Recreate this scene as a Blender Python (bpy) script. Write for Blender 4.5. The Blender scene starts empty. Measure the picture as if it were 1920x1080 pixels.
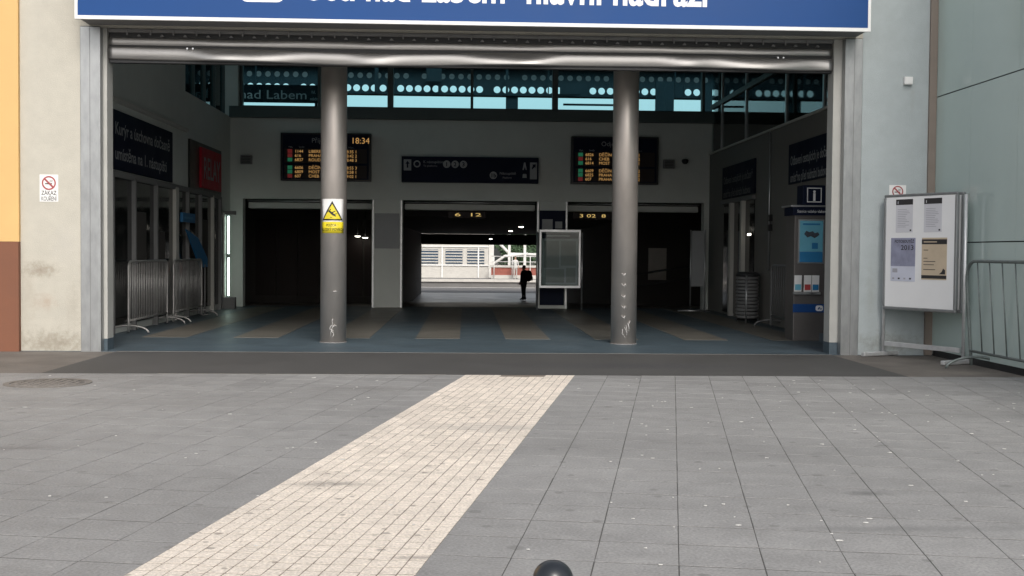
import bpy, bmesh, math, random
from mathutils import Vector, Matrix
random.seed(7)
R = math.radians
PI = math.pi
sc = bpy.context.scene
col = sc.collection

# ---------------------------------------------------------------- camera
cam_d = bpy.data.cameras.new('camera')
cam = bpy.data.objects.new('camera', cam_d)
col.objects.link(cam)
sc.camera = cam
cam_d.sensor_width = 36.0
cam_d.lens = 36.0 * 2164 / 1920
cam_d.clip_start = 0.05
cam_d.clip_end = 3000
yaw, pitch, roll = R(2.30), R(-1.80), R(0.486)
fwd = Vector((math.sin(yaw) * math.cos(pitch), math.cos(yaw) * math.cos(pitch), math.sin(pitch)))
rgt = fwd.cross(Vector((0, 0, 1))).normalized()
upv = rgt.cross(fwd)
r2 = math.cos(roll) * rgt + math.sin(roll) * upv
u2 = math.cos(roll) * upv - math.sin(roll) * rgt
mw = Matrix((r2, u2, -fwd)).transposed().to_4x4()
mw.translation = Vector((0, -14.77, 1.30))
cam.matrix_world = mw

# ---------------------------------------------------------------- sky, sun, exposure
SUN_EL, SUN_AZ = R(38), R(10)          # azimuth measured from -y (towards the viewer) to +x
wd = bpy.data.worlds.new('World')
sc.world = wd
wd.use_nodes = True
nt = wd.node_tree
nt.nodes.clear()
sky = nt.nodes.new('ShaderNodeTexSky')
sky.sky_type = 'NISHITA'
sky.sun_disc = False
sky.sun_elevation = SUN_EL
sky.sun_rotation = PI - SUN_AZ
sky.dust_density = 4.0
sky.air_density = 1.0
sky.ozone_density = 1.0
hs = nt.nodes.new('ShaderNodeHueSaturation')
hs.inputs['Saturation'].default_value = 0.30
bg = nt.nodes.new('ShaderNodeBackground')
bg.inputs['Strength'].default_value = 0.15
wo = nt.nodes.new('ShaderNodeOutputWorld')
nt.links.new(sky.outputs[0], hs.inputs['Color'])
nt.links.new(hs.outputs[0], bg.inputs[0])
nt.links.new(bg.outputs[0], wo.inputs[0])
sl = bpy.data.lights.new('sun', 'SUN')
sl.energy = 0.95
sl.angle = R(22)
sl.color = (1.0, 0.93, 0.84)
so = bpy.data.objects.new('sun', sl)
col.objects.link(so)
sdir = Vector((math.sin(SUN_AZ) * math.cos(SUN_EL), -math.cos(SUN_AZ) * math.cos(SUN_EL), math.sin(SUN_EL)))
so.rotation_euler = sdir.to_track_quat('Z', 'Y').to_euler()
so.location = (0, -20, 20)
sc.view_settings.view_transform = 'Standard'
sc.view_settings.look = 'None'
sc.view_settings.exposure = 0.34
sc.view_settings.gamma = 1.0
sc.cycles.max_bounces = 10
sc.cycles.diffuse_bounces = 5
sc.cycles.transparent_max_bounces = 16
sc.cycles.use_denoising = True
sc.cycles.sample_clamp_indirect = 8.0

# ---------------------------------------------------------------- materials
MATS = {}
def M(name, c, rough=0.6, metal=0.0, var=0.10, scale=3.0, bump=0.0, bscale=60.0, spec=0.5,
      island=0.0, stains=None, streak=False, fine=0.0, coat=0.0, spots=(), big=0.0):
    if name in MATS: return MATS[name]
    m = bpy.data.materials.new(name); m.use_nodes = True
    t = m.node_tree; n = t.nodes; L = t.links
    b = n['Principled BSDF']
    b.inputs['Roughness'].default_value = rough
    b.inputs['Metallic'].default_value = metal
    b.inputs['Specular IOR Level'].default_value = spec
    b.inputs['Coat Weight'].default_value = coat
    geo = n.new('ShaderNodeNewGeometry')
    src = geo.outputs['Position']
    if streak:
        mp = n.new('ShaderNodeMapping'); mp.inputs['Scale'].default_value = streak if isinstance(streak, tuple) else (1, 1, 0.12)
        L.new(src, mp.inputs[0]); src = mp.outputs[0]
    nz = n.new('ShaderNodeTexNoise'); nz.inputs['Scale'].default_value = scale
    nz.inputs['Detail'].default_value = 6; nz.inputs['Roughness'].default_value = 0.62
    L.new(src, nz.inputs['Vector'])
    mr = n.new('ShaderNodeMapRange')
    mr.inputs[1].default_value = 0.25; mr.inputs[2].default_value = 0.75
    mr.inputs[3].default_value = 1 - var; mr.inputs[4].default_value = 1 + var
    L.new(nz.outputs['Fac'], mr.inputs[0])
    val = mr.outputs[0]
    if fine:
        nf = n.new('ShaderNodeTexNoise'); nf.inputs['Scale'].default_value = bscale
        nf.inputs['Detail'].default_value = 4
        L.new(geo.outputs['Position'], nf.inputs['Vector'])
        m2 = n.new('ShaderNodeMapRange'); m2.inputs[1].default_value = .25; m2.inputs[2].default_value = .75
        m2.inputs[3].default_value = 1 - fine; m2.inputs[4].default_value = 1 + fine
        L.new(nf.outputs['Fac'], m2.inputs[0])
        mm = n.new('ShaderNodeMath'); mm.operation = 'MULTIPLY'
        L.new(val, mm.inputs[0]); L.new(m2.outputs[0], mm.inputs[1]); val = mm.outputs[0]
    if big:
        nf = n.new('ShaderNodeTexNoise'); nf.inputs['Scale'].default_value = .45; nf.inputs['Detail'].default_value = 9; nf.inputs['Roughness'].default_value = .66
        mpb = n.new('ShaderNodeMapping'); mpb.inputs['Scale'].default_value = (.7, 1.6, 1); mpb.inputs['Rotation'].default_value = (0, 0, .35)
        L.new(geo.outputs['Position'], mpb.inputs[0]); L.new(mpb.outputs[0], nf.inputs['Vector'])
        m2 = n.new('ShaderNodeMapRange'); m2.inputs[1].default_value = .32; m2.inputs[2].default_value = .68
        m2.inputs[3].default_value = 1 - big; m2.inputs[4].default_value = 1 + big*.6
        L.new(nf.outputs['Fac'], m2.inputs[0])
        mm = n.new('ShaderNodeMath'); mm.operation = 'MULTIPLY'
        L.new(val, mm.inputs[0]); L.new(m2.outputs[0], mm.inputs[1]); val = mm.outputs[0]
    if island:
        mi = n.new('ShaderNodeMapRange'); mi.inputs[3].default_value = 1 - island; mi.inputs[4].default_value = 1 + island
        L.new(geo.outputs['Random Per Island'], mi.inputs[0])
        mm = n.new('ShaderNodeMath'); mm.operation = 'MULTIPLY'
        L.new(val, mm.inputs[0]); L.new(mi.outputs[0], mm.inputs[1]); val = mm.outputs[0]
    vm = n.new('ShaderNodeVectorMath'); vm.operation = 'SCALE'
    vm.inputs[0].default_value = c[:3]
    L.new(val, vm.inputs['Scale'])
    out = vm.outputs[0]
    for (sc_v, rad_v, col_v, st_v, dens) in spots:       # trodden gum and small stains
        vo = n.new('ShaderNodeTexVoronoi'); vo.inputs['Scale'].default_value = sc_v; vo.voronoi_dimensions = '2D'
        nd = n.new('ShaderNodeTexNoise'); nd.inputs['Scale'].default_value = 30
        L.new(geo.outputs['Position'], nd.inputs['Vector'])
        av = n.new('ShaderNodeVectorMath'); av.operation = 'MULTIPLY_ADD'
        L.new(nd.outputs['Color'], av.inputs[0]); av.inputs[1].default_value = (.025, .025, 0); L.new(geo.outputs['Position'], av.inputs[2])
        L.new(av.outputs[0], vo.inputs['Vector'])
        ma = n.new('ShaderNodeMapRange'); ma.inputs[1].default_value = rad_v*.6; ma.inputs[2].default_value = rad_v
        ma.inputs[3].default_value = st_v; ma.inputs[4].default_value = 0
        L.new(vo.outputs['Distance'], ma.inputs[0])
        sp_ = n.new('ShaderNodeSeparateColor'); L.new(vo.outputs['Color'], sp_.inputs[0])
        lt = n.new('ShaderNodeMath'); lt.operation = 'LESS_THAN'; lt.inputs[1].default_value = dens; L.new(sp_.outputs[0], lt.inputs[0])
        mu = n.new('ShaderNodeMath'); mu.operation = 'MULTIPLY'; L.new(ma.outputs[0], mu.inputs[0]); L.new(lt.outputs[0], mu.inputs[1])
        mx = n.new('ShaderNodeMix'); mx.data_type = 'RGBA'
        L.new(mu.outputs[0], mx.inputs[0]); L.new(out, mx.inputs[6]); mx.inputs[7].default_value = (*col_v, 1)
        out = mx.outputs[2]
    # marks with a shape of their own: (centre, radii, colour, strength) soft ellipsoids broken by noise
    for (cen, rad, sc_, st) in (stains or []):
        mp = n.new('ShaderNodeMapping'); mp.vector_type = 'TEXTURE'
        mp.inputs['Location'].default_value = cen; mp.inputs['Scale'].default_value = rad
        L.new(geo.outputs['Position'], mp.inputs[0])
        ln = n.new('ShaderNodeVectorMath'); ln.operation = 'LENGTH'; L.new(mp.outputs[0], ln.inputs[0])
        na = n.new('ShaderNodeTexNoise'); na.inputs['Scale'].default_value = 13; na.inputs['Detail'].default_value = 7; na.inputs['Roughness'].default_value = .7
        L.new(geo.outputs['Position'], na.inputs['Vector'])
        ad = n.new('ShaderNodeMath'); ad.operation = 'MULTIPLY_ADD'
        L.new(na.outputs['Fac'], ad.inputs[0]); ad.inputs[1].default_value = 2.2; L.new(ln.outputs['Value'], ad.inputs[2])
        m3 = n.new('ShaderNodeMapRange'); m3.interpolation_type = 'SMOOTHSTEP'
        m3.inputs[1].default_value = 0.9; m3.inputs[2].default_value = 2.15
        m3.inputs[3].default_value = st; m3.inputs[4].default_value = 0
        L.new(ad.outputs[0], m3.inputs[0])
        mx = n.new('ShaderNodeMix'); mx.data_type = 'RGBA'
        L.new(m3.outputs[0], mx.inputs[0]); L.new(out, mx.inputs[6]); mx.inputs[7].default_value = (*sc_, 1)
        out = mx.outputs[2]
    L.new(out, b.inputs['Base Color'])
    if bump:
        nb = n.new('ShaderNodeTexNoise'); nb.inputs['Scale'].default_value = bscale; nb.inputs['Detail'].default_value = 5
        L.new(geo.outputs['Position'], nb.inputs['Vector'])
        bp = n.new('ShaderNodeBump'); bp.inputs['Strength'].default_value = bump; bp.inputs['Distance'].default_value = 0.01
        L.new(nb.outputs['Fac'], bp.inputs['Height']); L.new(bp.outputs[0], b.inputs['Normal'])
    # uneven gloss
    rr = n.new('ShaderNodeMapRange'); rr.inputs[1].default_value = .3; rr.inputs[2].default_value = .7
    rr.inputs[3].default_value = max(.02, rough - .07); rr.inputs[4].default_value = min(1, rough + .07)
    L.new(nz.outputs['Fac'], rr.inputs[0]); L.new(rr.outputs[0], b.inputs['Roughness'])
    MATS[name] = m
    return m
def emis(name, c, s):
    if name in MATS: return MATS[name]
    m = bpy.data.materials.new(name); m.use_nodes = True
    b = m.node_tree.nodes['Principled BSDF']
    b.inputs['Base Color'].default_value = (.02, .02, .02, 1)
    b.inputs['Emission Color'].default_value = (*c, 1); b.inputs['Emission Strength'].default_value = s
    MATS[name] = m
    return m
def glass(name, tint, gloss=0.06):
    if name in MATS: return MATS[name]
    m = bpy.data.materials.new(name); m.use_nodes = True
    t = m.node_tree; n = t.nodes; n.clear()
    o = n.new('ShaderNodeOutputMaterial'); tr = n.new('ShaderNodeBsdfTransparent'); gl = n.new('ShaderNodeBsdfGlossy')
    tr.inputs[0].default_value = (*tint, 1); gl.inputs['Roughness'].default_value = .02
    fr = n.new('ShaderNodeFresnel'); fr.inputs[0].default_value = 1.45
    mx = n.new('ShaderNodeMixShader')
    t.links.new(fr.outputs[0], mx.inputs[0]); t.links.new(tr.outputs[0], mx.inputs[1]); t.links.new(gl.outputs[0], mx.inputs[2])
    t.links.new(mx.outputs[0], o.inputs[0])
    MATS[name] = m
    return m

m_paver = M('concrete paver', (.268, .265, .262), .78, var=.12, scale=5, bump=.45, bscale=70, island=.09, fine=.22, big=.17,
            spots=[(2.2, .065, (.14, .137, .133), .5, .45), (3.4, .05, (.36, .35, .34), .55, .35), (1.1, .05, (.13, .128, .125), .45, .4)],
            stains=[((2.2, -8.6, 0), (.22, .09, 1), (.12, .12, .12), .8), ((5.3, -5.6, 0), (1.6, .3, 1), (.15, .15, .15), .55),
                    ((2.1, -9.4, 0), (1.2, .10, 1), (.17, .17, .17), .6), ((-2.6, -5.0, 0), (1.5, .5, 1), (.2, .195, .19), .5),
                    ((-2.9, -7.2, 0), (.5, .12, 1), (.16, .15, .15), .55), ((4.2, -7.7, 0), (.5, .12, 1), (.17, .17, .17), .5),
                    ((-0.9, -3.9, 0), (.9, .3, 1), (.17, .165, .16), .6), ((3.3, -10.1, 0), (.16, .05, 1), (.10, .10, .10), .8)])
m_grout = M('paving joint sand', (.085, .083, .08), .95, var=.25, scale=8, bump=.3)
m_sett = M('cream stone sett', (.73, .655, .575), .75, var=.12, scale=9, bump=.7, bscale=70, island=.10, fine=.30, big=.12,
           spots=[(5, .09, (.33, .29, .25), .8, .4), (2.5, .06, (.28, .25, .22), .75, .5)],
           stains=[((-.75, -8.35, 0), (.34, .10, 1), (.24, .22, .20), .9), ((-.2, -9.9, 0), (.12, .05, 1), (.25, .22, .2), .9),
                   ((.1, -8.9, 0), (.12, .05, 1), (.3, .27, .25), .8), ((.25, -6.3, 0), (.7, .35, 1), (.42, .39, .36), .7)])
m_settj = M('sett joint', (.20, .165, .135), .95, var=.2, scale=8)
m_asph = M('old asphalt', (.155, .14, .125), .9, var=.28, scale=2.2, bump=.6, bscale=150, fine=.3,
           stains=[((5.6, -2.2, 0), (.5, .35, 1), (.26, .23, .20), .6), ((-6.2, -1.8, 0), (.9, .35, 1), (.24, .21, .18), .5)])
m_apron = M('dark entrance slab', (.072, .070, .068), .80, var=.14, scale=1.2, bump=.5, bscale=160, fine=.16,
            stains=[((2.0, -1.6, 0), (2.0, .5, 1), (.055, .054, .06), .7)])
m_seam = M('pale stone seam', (.20, .19, .175), .8)
m_blue = M('blue floor tile', (.085, .115, .138), .42, var=.20, scale=1.6, fine=.10, bscale=30, spec=.35, big=.2)
m_strip = M('sand floor tile', (.175, .16, .138), .42, var=.18, scale=1.8, fine=.10, bscale=30, spec=.35, big=.2)
m_plas = M('cream plaster', (.485, .462, .40), .85, var=.07, scale=5, bump=.4, bscale=90, fine=.05, big=.05,
           stains=[((-5.36, 0, 1.02), (.30, .6, .13), (.20, .15, .10), .62), ((-5.3, 0, .62), (.2, .6, .14), (.36, .25, .18), .45),
                   ((-5.2, 0, .10), (.7, .6, .22), (.27, .24, .19), .85), ((-4.95, 0, .55), (.12, .6, .4), (.36, .33, .28), .6), ((-5.5, 0, .7), (.12, .6, .5), (.38, .34, .28), .5), ((-5.05, 0, 1.35), (.25, .6, .4), (.48, .46, .42), .4),
                   ((-5.22, 0, 2.62), (.3, .6, .05), (.46, .44, .38), .6)])
m_plasr = M('grey plaster', (.42, .465, .475), .85, var=.07, scale=5, bump=.4, bscale=90, fine=.05, big=.05,
            stains=[((5.5, 0, .15), (.6, .6, .2), (.25, .255, .23), .8), ((5.25, 0, .8), (.1, .6, .5), (.34, .36, .34), .5), ((5.6, 0, 1.1), (.3, .6, .2), (.33, .34, .32), .5), ((5.75, 0, 3.3), (.05, .6, .25), (.36, .38, .37), .5)])
m_orange = M('orange render', (.66, .43, .18), .85, var=.05, scale=2, bump=.2, bscale=120)
m_brown = M('brown render', (.20, .085, .05), .85, var=.10, scale=2, bump=.2, bscale=120)
m_galv = M('galvanised steel', (.35, .36, .365), .42, .75, var=.14, scale=14, bump=.04, bscale=40, streak=(1, 1, .35))
m_alu = M('aluminium', (.60, .61, .62), .36, .8, var=.06, scale=10)
m_shut = M('shutter steel', (.37, .36, .35), .36, .85, var=.22, scale=2.5, streak=(.25, 1, 3))
m_dark = M('dark steel', (.035, .036, .038), .55, .3, var=.2, scale=6)
m_dgrey = M('grey soffit metal', (.20, .20, .20), .6, .1, var=.12, scale=3)
m_navy = M('navy sign enamel', (.012, .062, .215), .5, var=.05, scale=1.0, spec=.22)
m_navyd = M('dark navy sign film', (.006, .010, .028), .6, var=.1, scale=2, spec=.15)
m_white = M('white paint', (.78, .78, .77), .5, var=.04)
m_sigw = M('white lettering', (.80, .80, .80), .5, var=.03)
m_greyl = M('grey lettering', (.34, .35, .36), .6, var=.05)
m_hallw = M('hall plaster', (.66, .685, .65), .85, var=.06, scale=1.5, bump=.1)
m_halll = M('hall pale trim', (.56, .55, .51), .8, var=.05)
m_hallc = M('hall ceiling', (.50, .50, .48), .9, var=.05)
m_tealf = M('teal window frame', (.09, .115, .115), .5, .3, var=.1)
m_colm = M('taupe column paint', (.54, .495, .46), .42, .62, var=.14, scale=4, bump=.03, streak=(1, 1, .4))
m_scr = M('column scratches', (.62, .61, .60), .8)
m_black = M('black paint', (.012, .012, .013), .35, var=.1)
m_red = M('red sign', (.46, .016, .035), .5, spec=.2)
m_yel = M('yellow film', (.75, .62, .03), .4)
m_glossy = M('dark shop glass', (.012, .014, .014), .08, var=.1)
m_wood = M('dark red panelling', (.016, .007, .006), .6, var=.25, scale=4, streak=(1, 1, .15))
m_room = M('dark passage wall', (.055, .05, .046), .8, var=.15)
m_ramp = M('worn passage floor', (.16, .14, .125), .35, var=.2, scale=.7)
m_zinc = M('bright zinc tube', (.62, .63, .64), .38, .45, var=.12, scale=12)
m_plat = M('platform asphalt', (.17, .165, .16), .8, var=.15, scale=1)
m_ball = M('track ballast', (.13, .115, .105), .95, var=.3, scale=12, bump=.8)
m_brick = M('red brick wall', (.30, .10, .075), .85, var=.2, scale=9)
m_concr = M('pale concrete', (.55, .53, .49), .8, var=.1)
m_sage = M('sage back-painted glass', (.50, .605, .575), .07, var=.05, scale=.6, spec=.42)
m_taupe = M('taupe post', (.24, .20, .17), .6)
m_mh = M('worn manhole iron', (.20, .185, .17), .8, .2, var=.25, scale=15, bump=.4)
m_bluep = M('blue plastic', (.02, .16, .36), .45)
m_rust = M('cast iron', (.17, .14, .12), .75, .5, var=.3, scale=20, bump=.5)
m_gl_tint = glass('tinted clerestory glass', (.73, .975, 1.0))
m_gl_clear = glass('clear glass', (.86, .92, .91))
m_led = emis('amber led', (1.0, .55, .18), .34)
m_ledg = emis('green led', (.05, .50, .25), .13)
m_ledr = emis('red led', (.60, .06, .06), .11)
m_tube = emis('fluorescent tube', (.75, 1.0, .88), 3.5)
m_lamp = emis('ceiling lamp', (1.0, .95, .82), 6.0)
m_leaf = M('green foliage', (.055, .10, .045), .7, var=.35, scale=2, island=.35)
m_bark = M('bark', (.10, .08, .06), .9, var=.3)

# ---------------------------------------------------------------- helpers
ORG = {}
def tag(o, label=None, cat=None, group=None, kind=None):
    if label: o['label'] = label
    if cat: o['category'] = cat
    if group: o['group'] = group
    if kind: o['kind'] = kind
    return o
def empty(name, loc=(0, 0, 0), rz=0.0, label=None, cat=None, group=None, kind=None):
    o = bpy.data.objects.new(name, None); o.empty_display_size = .2
    col.objects.link(o); o.location = loc; o.rotation_euler = (0, 0, rz)
    ORG[o.name] = Vector(loc)
    return tag(o, label, cat, group, kind)
class MB:
    """collects shapes; build() links them as one mesh object"""
    def __init__(s): s.v = []; s.f = []; s.sm = []
    def add(s, vs, fs, smooth=False):
        k = len(s.v); s.v += [tuple(p) for p in vs]; s.f += [tuple(i + k for i in f) for f in fs]; s.sm += [smooth] * len(fs)
        return s
    def box(s, x0, x1, y0, y1, z0, z1):
        return s.add([(x0,y0,z0),(x1,y0,z0),(x1,y1,z0),(x0,y1,z0),(x0,y0,z1),(x1,y0,z1),(x1,y1,z1),(x0,y1,z1)],
                     [(0,3,2,1),(4,5,6,7),(0,1,5,4),(1,2,6,5),(2,3,7,6),(3,0,4,7)])
    def bbox(s, x0, x1, y0, y1, z0, z1, b=.006):
        bm = bmesh.new(); bmesh.ops.create_cube(bm, size=1)
        for v in bm.verts: v.co = Vector(((x0+x1)/2 + v.co.x*(x1-x0), (y0+y1)/2 + v.co.y*(y1-y0), (z0+z1)/2 + v.co.z*(z1-z0)))
        bmesh.ops.bevel(bm, geom=list(bm.edges), offset=b, segments=2, affect='EDGES', profile=.5)
        bm.verts.index_update(); s.add([v.co[:] for v in bm.verts], [[v.index for v in f.verts] for f in bm.faces]); bm.free(); return s
    def prism(s, poly, d0, d1, ax='y'):
        """poly in the plane; extruded from d0 to d1 along ax"""
        n = len(poly)
        def P(p, d): return (p[0], d, p[1]) if ax == 'y' else ((d, p[0], p[1]) if ax == 'x' else (p[0], p[1], d))
        vs = [P(p, d0) for p in poly] + [P(p, d1) for p in poly]
        fs = [tuple(range(n)), tuple(range(2*n-1, n-1, -1))] + [(i, i+n, (i+1) % n + n, (i+1) % n) for i in range(n)]
        return s.add(vs, fs)
    def tube(s, pts, r, seg=10, cap=True):
        pts = [Vector(p) for p in pts]; rings = []
        rs = r if isinstance(r, (list, tuple)) else [r] * len(pts)
        up = None
        for i, p in enumerate(pts):
            d = ((pts[min(i+1, len(pts)-1)] - p).normalized() + (p - pts[max(i-1, 0)]).normalized()).normalized()
            if up is None:
                up = Vector((0, 0, 1)) if abs(d.z) < .9 else Vector((1, 0, 0))
            a = d.cross(up).normalized(); up = a.cross(d).normalized()
            rings.append([p + rs[i] * (math.cos(2*PI*k/seg) * a + math.sin(2*PI*k/seg) * up) for k in range(seg)])
        k = len(s.v)
        vs = [q for rg in rings for q in rg]
        fs = []
        for i in range(len(rings) - 1):
            for j in range(seg):
                fs.append((i*seg+j, i*seg+(j+1) % seg, (i+1)*seg+(j+1) % seg, (i+1)*seg+j))
        s.add(vs, fs, True)
        if cap:
            s.f += [tuple(k + j for j in range(seg-1, -1, -1)), tuple(k + (len(rings)-1)*seg + j for j in range(seg))]; s.sm += [False, False]
        return s
    def lathe(s, prof, c=(0, 0, 0), seg=24):
        vs = []; fs = []
        for (r, z) in prof:
            for k in range(seg): vs.append((c[0] + r*math.cos(2*PI*k/seg), c[1] + r*math.sin(2*PI*k/seg), c[2] + z))
        for i in range(len(prof)-1):
            for j in range(seg): fs.append((i*seg+j, i*seg+(j+1) % seg, (i+1)*seg+(j+1) % seg, (i+1)*seg+j))
        return s.add(vs, fs, True)
    def mesh(s, name):
        me = bpy.data.meshes.new(name); me.from_pydata(s.v, [], s.f)
        for p, q in zip(me.polygons, s.sm): p.use_smooth = q
        bm = bmesh.new(); bm.from_mesh(me); bmesh.ops.recalc_face_normals(bm, faces=bm.faces); bm.to_mesh(me); bm.free()
        return me
    def build(s, name, mat, parent=None, local=False):
        """coordinates are world coordinates unless local (then: the parent's own)"""
        me = s.mesh(name)
        o = bpy.data.objects.new(name, me); col.objects.link(o)
        org = Vector((0, 0, 0))
        if parent is not None:
            o.parent = parent; org = ORG.get(parent.name, Vector((0, 0, 0)))
            if not local: me.transform(Matrix.Translation(-org))
        ORG[o.name] = org
        me.materials.append(mat)
        return o
def solo(mb, name, mat, label, cat, group=None, kind=None):
    return tag(mb.build(name, mat), label, cat, group, kind)

_tcache = {}
def text_mesh(body, size, align='LEFT', bold=0.0, sx=1.0):
    key = (body, size, align, bold, sx)
    cu = bpy.data.curves.new('t', 'FONT'); cu.body = body; cu.size = size; cu.align_x = align
    cu.resolution_u = 3; cu.offset = bold
    ob = bpy.data.objects.new('t', cu); col.objects.link(ob)
    bpy.context.view_layer.update()
    me = bpy.data.meshes.new_from_object(ob)
    bpy.data.objects.remove(ob); bpy.data.curves.remove(cu)
    if sx != 1.0: me.transform(Matrix.Diagonal((sx, 1, 1, 1)))
    return me
ROT = {'-y': Matrix(((1,0,0,0),(0,0,-1,0),(0,1,0,0),(0,0,0,1))),
       '+x': Matrix(((0,0,1,0),(1,0,0,0),(0,1,0,0),(0,0,0,1))),
       '-x': Matrix(((0,0,-1,0),(-1,0,0,0),(0,1,0,0),(0,0,0,1)))}
def fit_text(me, w):
    xs = [v.co.x for v in me.vertices]
    if xs:
        k = w / (max(xs) - min(xs)); me.transform(Matrix.Diagonal((k, 1, 1, 1)))
def text(body, size, loc, face, mat, parent, name='lettering', align='LEFT', bold=0.0, width=None, local=False):
    me = text_mesh(body, size, align, bold)
    if width: fit_text(me, width)
    org = Vector((0, 0, 0)) if local else ORG.get(parent.name, Vector((0, 0, 0)))
    me.transform(Matrix.Translation(Vector(loc) - org) @ ROT[face])
    me.name = name; me.materials.clear(); me.materials.append(mat)
    o = bpy.data.objects.new(name, me); col.objects.link(o); o.parent = parent
    ORG[o.name] = ORG.get(parent.name, Vector((0, 0, 0)))
    return o
def circ(cx, cz, r, n=24): return [(cx + r*math.cos(2*PI*k/n), cz + r*math.sin(2*PI*k/n)) for k in range(n)]
def ring(mb, cx, cz, r0, r1, y, t=.002, n=32, ax='y'):
    for k in range(n):
        a, b = 2*PI*k/n, 2*PI*(k+1)/n
        mb.prism([(cx+r0*math.cos(a), cz+r0*math.sin(a)), (cx+r1*math.cos(a), cz+r1*math.sin(a)),
                  (cx+r1*math.cos(b), cz+r1*math.sin(b)), (cx+r0*math.cos(b), cz+r0*math.sin(b))], y, y+t, ax)
    return mb
def arc(cx, cz, r, a0, a1, n=6): return [(cx + r*math.cos(R(a0+(a1-a0)*k/n)), cz + r*math.sin(R(a0+(a1-a0)*k/n))) for k in range(n+1)]
def rrect(x0, x1, z0, z1, r, n=5):
    return arc(x1-r, z1-r, r, 0, 90, n) + arc(x0+r, z1-r, r, 90, 180, n) + arc(x0+r, z0+r, r, 180, 270, n) + arc(x1-r, z0+r, r, 270, 360, n)

# ================================================================ GROUND
g = MB().add([(-400, -400, -.0024), (400, -400, -.0024), (400, -2.64, -.0024), (-400, -2.64, -.0024)], [(0, 1, 2, 3)])
tag(g.build('ground', m_grout), 'sandy joint bed under the forecourt paving', kind='structure')
g = MB().box(-30, 30, -2.64, .02, -.3, -.006)
tag(g.build('asphalt_ground', m_asph), kind='structure')
g = MB().box(-4.40, 4.74, -2.63, -.05, -.2, 0.0)
apron = tag(g.build('entrance_apron', m_apron), 'dark slab strip across the front of the entrance', kind='structure')
MB().box(-3.2, -.2, -2.640, -2.632, -.05, .0015).build('edge_strip', m_seam, apron)
MB().box(-4.40, 4.74, -.05, -.032, -.05, .003).build('threshold_strip', m_seam, apron)

# ---- paving grid, turned 10.2 degrees to the facade
PH = R(10.2); CU, SU = math.cos(PH), math.sin(PH)
def uv2w(u, v): return (u*CU + v*SU, -u*SU + v*CU)
def clip(poly, a, b, c):      # keep a*x+b*y<=c
    out = []
    for i in range(len(poly)):
        p, q = poly[i], poly[(i+1) % len(poly)]
        dp, dq = a*p[0]+b*p[1]-c, a*q[0]+b*q[1]-c
        if dp <= 0: out.append(p)
        if dp*dq < 0:
            t = dp/(dp-dq); out.append((p[0]+t*(q[0]-p[0]), p[1]+t*(q[1]-p[1])))
    return out
def area(p): return abs(sum(p[i][0]*p[(i+1) % len(p)][1]-p[(i+1) % len(p)][0]*p[i][1] for i in range(len(p))))/2
def shrink(poly, d):
    cx = sum(p[0] for p in poly)/len(poly); cy = sum(p[1] for p in poly)/len(poly)
    out = []
    for p in poly:
        L_ = math.hypot(p[0]-cx, p[1]-cy); k = max(0, (L_-d*1.41)/L_) if L_ > 0 else 1
        out.append((cx+(p[0]-cx)*k, cy+(p[1]-cy)*k))
    return out
def slab(mb, poly, z, j, bev, h, tilt=(0, 0)):
    p1 = shrink(poly, j); p2 = shrink(poly, j+bev); n = len(poly)
    cx = sum(p[0] for p in poly)/n; cy = sum(p[1] for p in poly)/n
    def zz(p): return z + tilt[0]*(p[0]-cx) + tilt[1]*(p[1]-cy)
    vs = [(p[0], p[1], -h) for p in p1] + [(p[0], p[1], zz(p)-bev) for p in p1] + [(p[0], p[1], zz(p)) for p in p2]
    fs = [tuple(range(2*n, 3*n))]
    for i in range(n):
        k = (i+1) % n
        fs += [(i, k, n+k, n+i), (n+i, n+k, 2*n+k, 2*n+i)]
    mb.add(vs, fs)
cpos = mw.translation
def px_of(p):
    d = Vector((p[0], p[1], 0)) - cpos; w = d.dot(fwd)
    return (960 + 2164*d.dot(r2)/w, 540 - 2164*d.dot(u2)/w, w) if w > .3 else (1e9, 1e9, w)
def in_view(poly):
    q = [px_of(p) for p in poly]
    return any(0 <= a[0] <= 1920 and 0 <= a[1] <= 1080 for a in q)
def dist(poly):
    cx = sum(p[0] for p in poly)/len(poly); cy = sum(p[1] for p in poly)/len(poly)
    return (Vector((cx, cy, 0)) - cpos).length
U0, U1 = .47, 1.61            # the guide path
T = .353
tiles = []
for i in range(-36, 37):
    for j in range(-62, 24):
        u0, v0 = 2.659 + i*T, -9.009 + j*T
        gu, gv = .0024, .0060
        jit = lambda: random.uniform(-.0013, .0013)
        base = [(u0+gu+jit(), v0+gv+jit()), (u0+T-gu+jit(), v0+gv+jit()), (u0+T-gu+jit(), v0+T-gv+jit()), (u0+gu+jit(), v0+T-gv+jit())]
        parts = []
        if u0+T <= U0 or u0 >= U1: parts = [base]
        else:
            if u0 < U0: parts.append(clip(base, 1, 0, U0))
            if u0+T > U1: parts.append(clip(base, -1, 0, -U1))
        for p in parts:
            w = [uv2w(*q) for q in p]
            w = clip(w, 0, 1, -2.645)
            if len(w) < 3 or area(w) < .004: continue
            if max(q[1] for q in w) < -24 or abs(w[0][0]) > 11: continue
            tiles.append(w)
paving = empty('paving', (0, -6, 0), kind='structure')
vis = sorted([t for t in tiles if in_view(t)], key=lambda t: -area(t)/dist(t)**3)
keep = vis[:298]; kid = set(id(t) for t in keep)
rest = MB()
for t in tiles:
    j = .0002; tl = (random.uniform(-.0012, .0012), random.uniform(-.0012, .0012)); z = random.uniform(-.0012, -.0002)
    if id(t) in kid:
        mb = MB(); slab(mb, t, z, j, .0004, .05, tl); mb.build('paver', m_paver, paving)
    else: slab(rest, t, z, j, .0004, .05, tl)
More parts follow.
